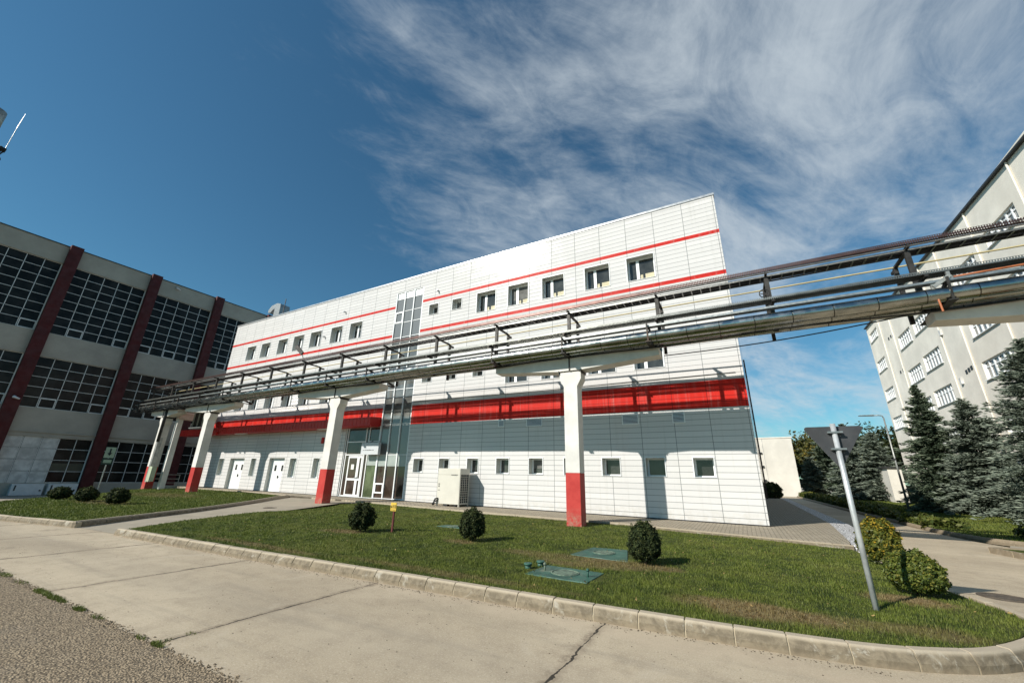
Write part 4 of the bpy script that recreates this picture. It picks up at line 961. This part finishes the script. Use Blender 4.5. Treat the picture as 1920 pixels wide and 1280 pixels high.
def manhole(x, y, z, r, lab):
    o = MB().cyl((x,y,z-.02),(x,y,z+.006),r,28).tube([(x+r*.8*math.cos(a),y+r*.8*math.sin(a),z+.007) for a in np.linspace(0,6.28,25)], .008, 6).build('manhole_cover', m_manhole, org=(x,y,z)); tag(o, lab, 'manhole')
manhole(3.28,9.9,zroad(3.2,9.9)+.001,.30,'round rusty manhole cover in the side road')
manhole(-18.6,11.6,.09,.30,'round rusty manhole cover in the concrete path')

# road sign seen from behind
sx, sy_ = 1.23, 7.27; sz = zlawn(sx, sy_)
sg = thing('yield_sign', 'triangular road sign seen from its dark grey back on a galvanised pole', 'road sign', (sx,sy_,sz))
MB().cyl((sx,sy_,sz-.1),(sx-.006,sy_,2.42),.033,16).build('pole', simple('galvanised_pole', (.50,.52,.52), .42, .35, var=.2, scale=6), sg, smooth=True)
def rtri(cx, ztop, zbot, hw, rad=.035):
    pts = []; cr = [(-hw+rad, ztop-rad*.9, 90, 210), (cx-cx, zbot+rad*1.9, 210, 330), (hw-rad, ztop-rad*.9, -30, 90)]
    for x, z, a0, a1 in cr:
        for a in np.linspace(math.radians(a0), math.radians(a1), 6): pts.append((cx+x+rad*math.cos(a), z+rad*math.sin(a)))
    return pts
MB().prism(rtri(sx-.01, 2.385, 1.80, .335), sy_+.05, sy_+.056, axis=1).build('plate', m_sign, sg)
MB().prism(rtri(sx-.01, 2.385, 1.80, .335), sy_+.057, sy_+.060, axis=1).build('face', simple('sign_white', (.8,.8,.8), .3), sg)
for z in (2.30, 2.07):
    MB().box(sx-.085,sx-.038,sy_+.005,sy_+.049,z-.012,z+.012).box(sx+.038,sx+.085,sy_+.005,sy_+.049,z-.012,z+.012).box(sx-.085,sx+.085,sy_-.045,sy_-.037,z-.012,z+.012).box(sx-.05,sx-.038,sy_-.037,sy_+.005,z-.012,z+.012).box(sx+.038,sx+.05,sy_-.037,sy_+.005,z-.012,z+.012).cyl((sx-.07,sy_-.0,z),(sx-.07,sy_-.02,z),.012,8).cyl((sx+.07,sy_-.0,z),(sx+.07,sy_-.02,z),.012,8).build('clamp', m_galv, sg)
# green assembly sign on the left lawn
gx, gy = -28.3, 8.6; gz = zlawnL(gx, gy)
gs = thing('direction_sign', 'pale green sign with a down arrow on a thin pole by the bushes', 'sign', (gx,gy,gz))
MB().cyl((gx,gy,gz-.1),(gx,gy,gz+1.95),.024,10).build('pole', m_galv, gs)
TX, TY = .31, .95                     # panel turned towards the yard
def gp(u, z, o=0): return (gx+TX*u+TY*o, gy+TY*u-TX*o, gz+z)
MB().obox(gp(-.19,2.22,.05),gp(.19,2.22,.05),.02,.52).build('panel', m_signgreen, gs)
MB().obox(gp(-.21,1.78,.045),gp(.21,1.78,.045),.02,.30).build('lower_frame', simple('dark_green', (.02,.04,.025), .6), gs)
MB().obox(gp(-.15,1.79,.06),gp(.15,1.79,.06),.012,.15).build('lower_panel', m_signgreen, gs)
MB().obox(gp(-.03,2.30,.066),gp(.03,2.30,.066),.008,.22).add([gp(-.09,2.2,.07),gp(.09,2.2,.07),gp(0,2.06,.07)], [(0,1,2)]).build('arrow', m_black, gs)
# railing near the workshop door
rg = thing('railing', 'low grey metal railing between the workshop and the pillars', 'railing', (-39.6,16.5,.1))
m_ = MB()
for y in (14.9,16.0,17.1): m_.cyl((-40.6,y,-.2),(-40.6,y,1.25),.03,8)
for z in (.3,.6,.9,1.22): m_.cyl((-40.6,14.9,z),(-40.6,17.1,z),.022,8)
m_.build('bars', m_galvdull, rg)

# ------------------------------------------------------------ vegetation
def leaves_on(centers, normals, size, R, elong=1.6, droop=0):
    """two-sided little quads (diamond) near centres"""
    n = len(centers); rnd = R.normal(size=(n,3)); d = normals+rnd*.75; d /= np.linalg.norm(d, axis=1)[:,None]
    t = np.cross(d, R.normal(size=(n,3))); t /= np.linalg.norm(t, axis=1)[:,None]; b = np.cross(d, t)
    s = size*R.uniform(.6, 1.3, n)[:,None]
    V = np.stack([centers-t*s*.5, centers+b*s*.5*elong*.5+0*t, centers+t*s*.5, centers-b*s*.5*elong*.5], 1)
    V[:,0] = centers-t*s*elong*.5; V[:,2] = centers+t*s*elong*.5; V[:,1] = centers+b*s*.5; V[:,3] = centers-b*s*.5
    return V
def bush(name, label, x, y, z, r, h, mat, n, seed, leaf=.03, group=None, lump=.12, cat='bush', stem=.12):
    R = np.random.default_rng(seed); t = thing(name, label, cat, (x,y,z), group)
    d = R.normal(size=(n,3)); d /= np.linalg.norm(d, axis=1)[:,None]
    rad = 1-np.abs(R.normal(0, .13, n)); ph = R.uniform(0, 6.28, 6)
    bump_ = 1+lump*(np.sin(d[:,0]*7+ph[0])*np.sin(d[:,1]*6+ph[1])+.7*np.sin(d[:,2]*9+ph[2])*np.sin(d[:,0]*11+ph[3])+.4*np.sin(d[:,1]*17+ph[4]+d[:,2]*13))
    spike = 1+.13*(R.random(n) < .10)*R.random(n)
    P = d*(rad*bump_*spike)[:,None]*np.array([r, r, h/2])
    P[:,2] = P[:,2]*(1+.15*np.sign(P[:,2])) ; low = P[:,2] < 0; P[low,0] *= (1-.12*P[low,2]/(h/2)); P[low,1] *= (1-.12*P[low,2]/(h/2)); P[:,2] = np.maximum(P[:,2], -h*.47+R.random(n)*.06)
    P[:,2] += h/2+stem*.1
    V = leaves_on(P, d*.8+np.array([0,0,.5]), leaf, R, 1.9)
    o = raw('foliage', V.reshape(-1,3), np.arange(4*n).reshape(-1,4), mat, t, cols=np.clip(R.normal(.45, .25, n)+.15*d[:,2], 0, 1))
    # twiggy core so the ball is not hollow
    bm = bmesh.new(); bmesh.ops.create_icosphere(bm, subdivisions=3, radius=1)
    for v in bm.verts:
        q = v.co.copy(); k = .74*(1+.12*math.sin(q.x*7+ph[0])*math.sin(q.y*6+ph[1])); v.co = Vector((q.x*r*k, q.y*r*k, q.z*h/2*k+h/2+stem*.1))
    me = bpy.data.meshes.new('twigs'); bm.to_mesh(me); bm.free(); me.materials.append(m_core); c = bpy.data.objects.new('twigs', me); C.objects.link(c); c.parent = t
    s = MB()
    for k in range(4): s.obox((x+rng.uniform(-.05,.05)*r*2,y+rng.uniform(-.05,.05),z-.05),(x+rng.uniform(-.3,.3)*r,y+rng.uniform(-.3,.3)*r,z+h*.35),.02,.02)
    s.build('stem', m_bark, t)
    return t
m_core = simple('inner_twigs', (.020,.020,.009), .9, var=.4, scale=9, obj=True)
zl = zlawn
GB = 'round clipped bushes on the main lawn'
bush('round_bush', 'dark round bush with a bare lower left side, left of the yellow marker', -9.2, 8.35, zl(-9.2,8.3), .31, .66, m_bushdark, 7500, 1, .030, GB, .16)
bush('round_bush', 'dark round bush standing in front of the outdoor air conditioner', -5.95, 8.85, zl(-6,8.8), .31, .67, m_bushdark, 7500, 2, .028, GB, .10)
bush('round_bush', 'dark round bush beside the worn green cover', -1.8, 8.45, zl(-1.8,8.4), .29, .66, m_bushdark, 10000, 3, .026, GB, .07)
bush('round_bush', 'yellow tinged bush behind the sign pole at the end of the white gravel', 2.27, 11.6, zl(2.2,11), .34, .78, m_bushyel, 12000, 4, .034, GB, .12)
bush('round_bush', 'wide green bush with yellow tips right of the sign pole', 1.97, 8.52, zl(2,8.7), .325, .52, m_bushgreen, 14000, 5, .024, GB, .10)
GL = 'round bushes on the side lawn'
bush('round_bush', 'dark bush on the side lawn, furthest from the path', -29.0, 7.5, zlawnL(-27,7), .40, .52, m_bushdark, 4500, 6, .045, GL)
bush('round_bush', 'dark bush on the side lawn next to the thin sign pole', -26.4, 7.7, zlawnL(-26,7.5), .38, .56, m_bushdark, 4500, 7, .045, GL)
bush('round_bush', 'dark leaning bush on the side lawn, closest to the path', -23.9, 8.0, zlawnL(-24,8), .37, .58, m_bushdark, 4500, 8, .045, GL, .2)

def spruce(name, label, x, y, z, h, r, mat, seed, dens=1.0, group=None, low=.06, gap=0, tuft=.17):
    R = np.random.default_rng(seed); t = thing(name, label, 'tree', (x,y,z), group)
    tm = MB().tube([(x,y,z-.2),(x+.02*h*.2,y,z+h*.4),(x,y,z+h*.97)], .02*h, 8, .01)
    tm.build('trunk', m_bark, t, smooth=True)
    V = []; S = []; lv = int(34*(h/9)); bv = MB()
    for i in range(lv):
        f = (i+R.uniform(-.3,.3))/lv; f = min(max(f, 0), .99); zz2 = h*(low+(1-low)*f); L0 = r*(1-f)**.8*R.uniform(.82,1.1)+.08
        nb = int((9+5*(1-f))*dens)
        a0 = R.uniform(0, 6.28)
        for b in range(nb):
            a = a0+b*6.283/nb+R.normal(0, .2); Lb = L0*R.uniform(.55,1.15); zz2 = h*(low+(1-low)*min(.985, max(0, f+R.uniform(-.6,.6)/lv*1.6)))
            if R.random() < gap: continue
            up = .45*f-.22+R.normal(0, .05); k = max(3, int(Lb/ (tuft*.62)))
            for q in range(k):
                u = (q+.6)/k
                if u < .12: continue
                px = math.cos(a)*Lb*u; py = math.sin(a)*Lb*u; pz = zz2+Lb*(up*u-.30*u*u*(1-f)+.10*u**4)
                wdt = .34*Lb*(1-u*.75)*R.uniform(.5,1)
                for s_ in (-1, 0, 1, -.5, .5)[:(5 if u < .8 else 3)]:
                    ox = -math.sin(a)*wdt*s_; oy = math.cos(a)*wdt*s_
                    cx3 = px+ox+R.normal(0,.03); cy3 = py+oy+R.normal(0,.03); cz3 = pz-abs(s_)*wdt*.18+R.normal(0,.07)
                    da = a+s_*.7+R.normal(0,.35); l_ = tuft*R.uniform(.75,1.3); w_ = l_*.30; tz = R.normal(.25,.4)
                    ax_, ay_ = math.cos(da)*l_, math.sin(da)*l_; bx_, by_ = -math.sin(da)*w_, math.cos(da)*w_
                    V.append(((cx3-ax_,cy3-ay_,cz3-tz*l_*.5),(cx3+bx_,cy3+by_,cz3-.02),(cx3+ax_,cy3+ay_,cz3+tz*l_*.5),(cx3-bx_,cy3-by_,cz3-.02)))
                    V.append(((cx3-ax_*.8,cy3-ay_*.8,cz3),(cx3,cy3,cz3-w_*.9),(cx3+ax_*.9,cy3+ay_*.9,cz3+tz*l_*.4),(cx3,cy3,cz3+w_*.6)))
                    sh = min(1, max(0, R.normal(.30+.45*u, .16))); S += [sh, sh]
    V = np.array(V); n = len(V)
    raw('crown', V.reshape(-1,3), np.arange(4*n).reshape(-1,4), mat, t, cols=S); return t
GS = 'blue spruces on the verge'
vb = lambda x, y: zroad(x, y)+.13
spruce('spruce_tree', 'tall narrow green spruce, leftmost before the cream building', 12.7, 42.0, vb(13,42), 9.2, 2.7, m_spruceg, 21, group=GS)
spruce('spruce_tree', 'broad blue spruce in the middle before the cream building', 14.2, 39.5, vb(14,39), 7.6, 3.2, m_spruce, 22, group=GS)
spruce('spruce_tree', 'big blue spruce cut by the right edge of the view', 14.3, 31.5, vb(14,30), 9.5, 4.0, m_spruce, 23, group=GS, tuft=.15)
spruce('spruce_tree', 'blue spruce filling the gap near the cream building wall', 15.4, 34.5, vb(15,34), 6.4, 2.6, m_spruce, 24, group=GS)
spruce('spruce_tree', 'distant blue spruce behind the triangular sign', 12.4, 68, -.2, 9.5, 3.2, m_spruce, 25, .8, GS, tuft=.26)
spruce('spruce_tree', 'distant wide blue spruce left of the small white annex', 14.6, 66, -.2, 8.0, 4.0, m_spruce, 26, .8, GS, tuft=.26)
spruce('spruce_tree', 'small far blue spruce beside the plain cream block', 10.3, 86, -.2, 6.2, 3.0, m_spruce, 27, .8, GS, tuft=.3)
spruce('pine_tree', 'sparse dark conifer with open branches behind the sign', 13.2, 88, -.2, 11.2, 6.0, m_spruceg, 28, .55, gap=.45, tuft=.42, low=.15)

def decid(label, x, y, z, h, r, mat, seed, n=5200, leaf=.42):
    R = np.random.default_rng(seed); t = thing('broadleaf_tree', label, 'tree', (x,y,z), 'trees far behind the verge')
    m_ = MB().tube([(x,y,z-.2),(x+.2,y,z+h*.3),(x,y,z+h*.6)], .025*h, 8, .08)
    for k in range(6):
        a = R.uniform(0,6.28); m_.tube([(x+.1,y,z+h*R.uniform(.25,.45)),(x+math.cos(a)*r*.35,y+math.sin(a)*r*.35,z+h*.6),(x+math.cos(a)*r*.7,y+math.sin(a)*r*.7,z+h*R.uniform(.65,.85))], .01*h, 6, .03)
    m_.build('trunk', m_bark, t)
    nb = 26; cen = np.c_[R.normal(0,.42*r,nb), R.normal(0,.42*r,nb), h*R.uniform(.38,.86,nb)]
    br = R.uniform(.22,.42,nb)*r*(1.15-.5*np.abs(cen[:,2]/h-.6)); idx = R.integers(0, nb, n)
    d = R.normal(size=(n,3)); d /= np.linalg.norm(d, axis=1)[:,None]
    P = cen[idx]+d*(br[idx]*R.uniform(.6,1.08,n))[:,None]
    V = leaves_on(P, d+np.array([0,0,.3]), leaf, R, 1.5)
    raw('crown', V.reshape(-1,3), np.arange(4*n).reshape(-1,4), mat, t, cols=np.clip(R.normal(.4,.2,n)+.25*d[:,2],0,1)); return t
decid('yellowing tree right beside the plain cream block', 12.5, 105, -.3, 12, 7, m_decidy, 31)
decid('dark green tree between the sign and the far spruces', 19, 110, -.3, 11, 7.5, m_decid, 32)
decid('dark round tree above the small white annex', 26.5, 112, -.3, 14, 8.5, m_decid, 33)
decid('dark tree behind the tall narrow spruce', 34, 118, -.3, 14, 8, m_decid, 34)
decid('olive tree low between the far lamps', 15.5, 98, -.3, 9.5, 6, m_decidy, 35)
# low hedge along the kerb
R = np.random.default_rng(41); n = 26000
hx = []; 
yy = R.uniform(26, 73, n); wob = .35*np.sin(yy*1.3)+.2*np.sin(yy*3.1)
xx = 7.5+(yy-26)*-.004+R.uniform(-.65,.65,n)*(1+.2*np.sin(yy*2)); zz3 = np.array([vb(8, q) for q in yy])+R.random(n)*(.28+.28*np.clip((yy-34)/20,0,1)+.10*np.sin(yy*1.7)+.06*np.sin(yy*5.3))
P = np.c_[xx,yy,zz3]; V = leaves_on(P, np.tile([0,0,1.],(n,1)), .13, R, 1.8)
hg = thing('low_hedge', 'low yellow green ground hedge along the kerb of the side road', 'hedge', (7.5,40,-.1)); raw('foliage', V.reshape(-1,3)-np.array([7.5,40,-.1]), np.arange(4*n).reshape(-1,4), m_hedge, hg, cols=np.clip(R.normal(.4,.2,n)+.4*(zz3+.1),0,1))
bush('small_shrub', 'small open shrub alone on the sunny verge', 8.9, 22.6, vb(9,22), .55, .45, m_hedge, 900, 42, .07, cat='shrub', lump=.3)
bush('small_shrub', 'thin shrub at the right edge of the view by the kerb corner', 8.7, 18.3, vb(9,18), .4, .6, m_bushgreen, 700, 43, .06, cat='shrub', lump=.3)
bush('round_bush', 'dark bush at the far corner of the white building', 2.3, 50.5, 0, .85, 1.5, m_bushdark, 3500, 44, .16)

# ------------------------------------------------------------ right building
rb = thing('office_block', 'tall cream rendered office block on the right behind the spruces', 'building', (16.6,45,0))
BX = lambda y: 15.9+.024*y
RZ = lambda y: 20.25+(y-30)*.040
rw = [(63.6,67.2,19.5,20.7),(63.6,67.3,15.4,16.85),(63.6,67.4,11.7,13.1),(63.6,67.4,8.2,9.6),
      (53.4,57.4,15.75,17.25),(53.4,57.5,11.85,13.4),(53.5,57.5,8.6,10.05),(53.5,57.5,5.0,6.4),(48.3,52.4,15.9,17.3),(48.3,52.5,12.1,13.65),(48.3,52.6,8.7,10.2),(48.3,52.5,5.0,6.4),
      (38.0,42.1,16.3,17.7),(38.0,42.1,12.35,13.6),(37.9,42.3,9.15,10.5),(38,42.2,5.2,6.6),(32.2,36.1,16.95,18.1),(32.2,36.1,13.2,14.5),(32.2,36.1,9.6,11.0),(26.5,30.5,17.0,18.4),(26.5,30.5,13.4,14.8)]
ya_, yb_ = 20.0, 67.9
Ys = sorted({ya_, yb_, *[v for q in rw for v in q[:2]]}); Zs = sorted({-.5, 20.0, *[v for q in rw for v in q[2:]]})
Zs = [z for z in Zs if z <= 21]
w = MB()
for i in range(len(Ys)-1):
    for j in range(len(Zs)):
        z0 = Zs[j]; z1 = Zs[j+1] if j+1 < len(Zs) else None
        cy3 = (Ys[i]+Ys[i+1])/2
        if z1 is None:
            a_, b_ = Ys[i], Ys[i+1]; w.add([(BX(a_),a_,z0),(BX(b_),b_,z0),(BX(b_),b_,max(z0+.01,RZ(b_))),(BX(a_),a_,max(z0+.01,RZ(a_)))], [(0,1,2,3)]); continue
        if any(q[0] < cy3 < q[1] and q[2] < (z0+z1)/2 < q[3] for q in rw): continue
        if z0 >= RZ(cy3)-.02: continue
        z1 = z1; a_, b_ = Ys[i], Ys[i+1]
        if z1 > RZ(a_) and j < len(Zs)-1 and z0 >= 20.0: z1 = z1
        w.add([(BX(a_),a_,z0),(BX(b_),b_,z0),(BX(b_),b_,z1),(BX(a_),a_,z1)], [(0,1,2,3)])
# end walls and back
w.add([(BX(yb_),yb_,-.5),(BX(yb_)+16,yb_,-.5),(BX(yb_)+16,yb_,RZ(yb_)),(BX(yb_),yb_,RZ(yb_))], [(0,1,2,3)])
w.add([(BX(ya_),ya_,-.5),(BX(ya_)+16,ya_,-.5),(BX(ya_)+16,ya_,RZ(ya_)),(BX(ya_),ya_,RZ(ya_))], [(0,1,2,3)])
w.add([(BX(ya_)+16,ya_,-.5),(BX(yb_)+16,yb_,-.5),(BX(yb_)+16,yb_,RZ(yb_)),(BX(ya_)+16,ya_,RZ(ya_))], [(0,1,2,3)])
for (a_, b_, c_, d_) in rw:
    dp = .22
    w.add([(BX(a_),a_,c_),(BX(a_)+dp,a_,c_),(BX(a_)+dp,a_,d_),(BX(a_),a_,d_)], [(0,1,2,3)]).add([(BX(b_),b_,c_),(BX(b_)+dp,b_,c_),(BX(b_)+dp,b_,d_),(BX(b_),b_,d_)], [(0,1,2,3)])
    w.add([(BX(a_),a_,d_),(BX(a_)+dp,a_,d_),(BX(b_)+dp,b_,d_),(BX(b_),b_,d_)], [(0,1,2,3)]).add([(BX(a_),a_,c_),(BX(a_)+dp,a_,c_),(BX(b_)+dp,b_,c_),(BX(b_),b_,c_)], [(0,1,2,3)])
w.build('wall', m_cream, rb)
MB().obox((BX(ya_)-.05,ya_,RZ(ya_)+.05),(BX(yb_)-.05,yb_,RZ(yb_)+.05),.35,.12).build('parapet_cap', m_dark, rb)
MB().add([(BX(ya_),ya_,RZ(ya_)-.3),(BX(yb_),yb_,RZ(yb_)-.3),(BX(yb_)+16,yb_,RZ(yb_)-.3),(BX(ya_)+16,ya_,RZ(ya_)-.3)], [(0,1,2,3)]).build('roof', m_dark, rb)
for y in (47.0,37.2,58.2,43.2,62.0,31.2):
    MB().cyl((BX(y)-.07,y,-.3),(BX(y)-.07,y,RZ(y)),.06,6).build('downpipe', m_cream, rb)
for (a_, b_, c_, d_) in rw:
    f = MB(); g_ = MB(); nn = 6 if b_-a_ > 3.7 else 5; xg = lambda y: BX(y)+.16
    for k in range(nn+1):
        y = a_+(b_-a_)*k/nn; wd = .07 if k % 2 == 0 else .045
        y = min(max(y, a_+wd), b_-wd); f.box(xg(y)-.05,xg(y)+.03,y-wd,y+wd,c_,d_)
    for z in (c_+.05, c_+(d_-c_)*.68, d_-.05): f.obox((xg(a_)-.01,a_,z),(xg(b_)-.01,b_,z),.05,.08)
    f.obox((BX(a_)-.03,a_-.05,c_-.03),(BX(b_)-.03,b_+.05,c_-.03),.20,.05)
    fo = f.build('window', m_frame, rb)
    g_.add([(xg(a_)+.02,a_,c_),(xg(b_)+.02,b_,c_),(xg(b_)+.02,b_,d_),(xg(a_)+.02,a_,d_)], [(0,1,2,3)]).build('pane', m_glass_sky, fo)
for y, z in ((59.3,18.0),(58.5,17.9),(59.6,13.8),(58.6,13.8),(44.9,10.4),(44.4,10.45),(43.9,10.5),(60.2,18.0)):
    MB().box(BX(y)-.03,BX(y)-.005,y-.16,y+.16,z-.16,z+.16).build('vent', m_dark, rb)
for y, z in ((47.0,14.4),(46.3,9.9)): MB().box(BX(y)-.16,BX(y)-.01,y-.35,y-.05,z-.25,z+.25).build('junction_box', m_palepanel, rb)
an_ = thing('annex', 'small white annex with a flat roof beside the spruces', 'annex', (15,64,-.3))
MB().box(14.3,15.5,61.5,69.5,-.4,3.45).build('wall', m_far, an_); MB().box(14.1,15.6,61.3,69.7,3.45,3.62).build('roof', m_dark, an_)
fb = thing('storage_hall', 'plain cream windowless hall at the end of the side road', 'building', (0,80,-.3))
MB().box(-25,7.5,78,110,-.5,8.45).build('wall', m_far, fb); MB().box(-25.1,7.6,77.9,110.1,8.45,8.6).build('roof', m_cream, fb)
MB().box(2.2,2.3,77.9,77.99,-.3,8.4).box(3.4,3.45,77.93,77.99,-.3,8.4).build('downpipe', m_palepanel, fb)
MB().box(2.7,3.2,77.8,77.99,6.0,6.25).box(2.7,3.2,77.8,77.99,3.9,4.0).box(2.7,3.2,77.8,77.99,4.1,4.2).box(2.7,3.2,77.6,77.99,1.7,2.1).build('wall_fixture', m_dark, fb)
# street lamps
def lamp(x, y, z, label):
    t = thing('street_lamp', label, 'street lamp', (x,y,z), 'grey street lamps along the side road')
    MB().cyl((x,y,z-.1),(x,y,z+6.75),.075,10,.045).tube([(x,y,z+6.7),(x-.05,y,z+6.9),(x-.25,y,z+6.95),(x-.6,y,z+6.95)], .04, 8).build('pole', m_galvdull, t, smooth=True)
    MB().prism([(x-1.5,z+6.95),(x-.55,z+6.90),(x-.55,z+7.0),(x-1.45,z+7.0)], y-.14, y+.14, axis=1).build('lamp_head', m_galv, t)
    MB().box(x-.2,x+.02,y-.06,y+.06,z+3.6,z+3.72).build('box', m_dark, t)
lamp(10.15, 41.0, -.2, 'nearest tall grey street lamp, in front of the narrow spruce')
for (px, Y, lab) in ((1535.6,109,'second grey street lamp, far off behind the sign'),(1516,140,'third small grey street lamp left of the far trees'),(1505,175,'farthest tiny street lamp beside the cream hall')):
    py = 858 if Y == 109 else 870; d = ray(px, py); lamp(d.x/d.y*Y, Y, -.3, lab)
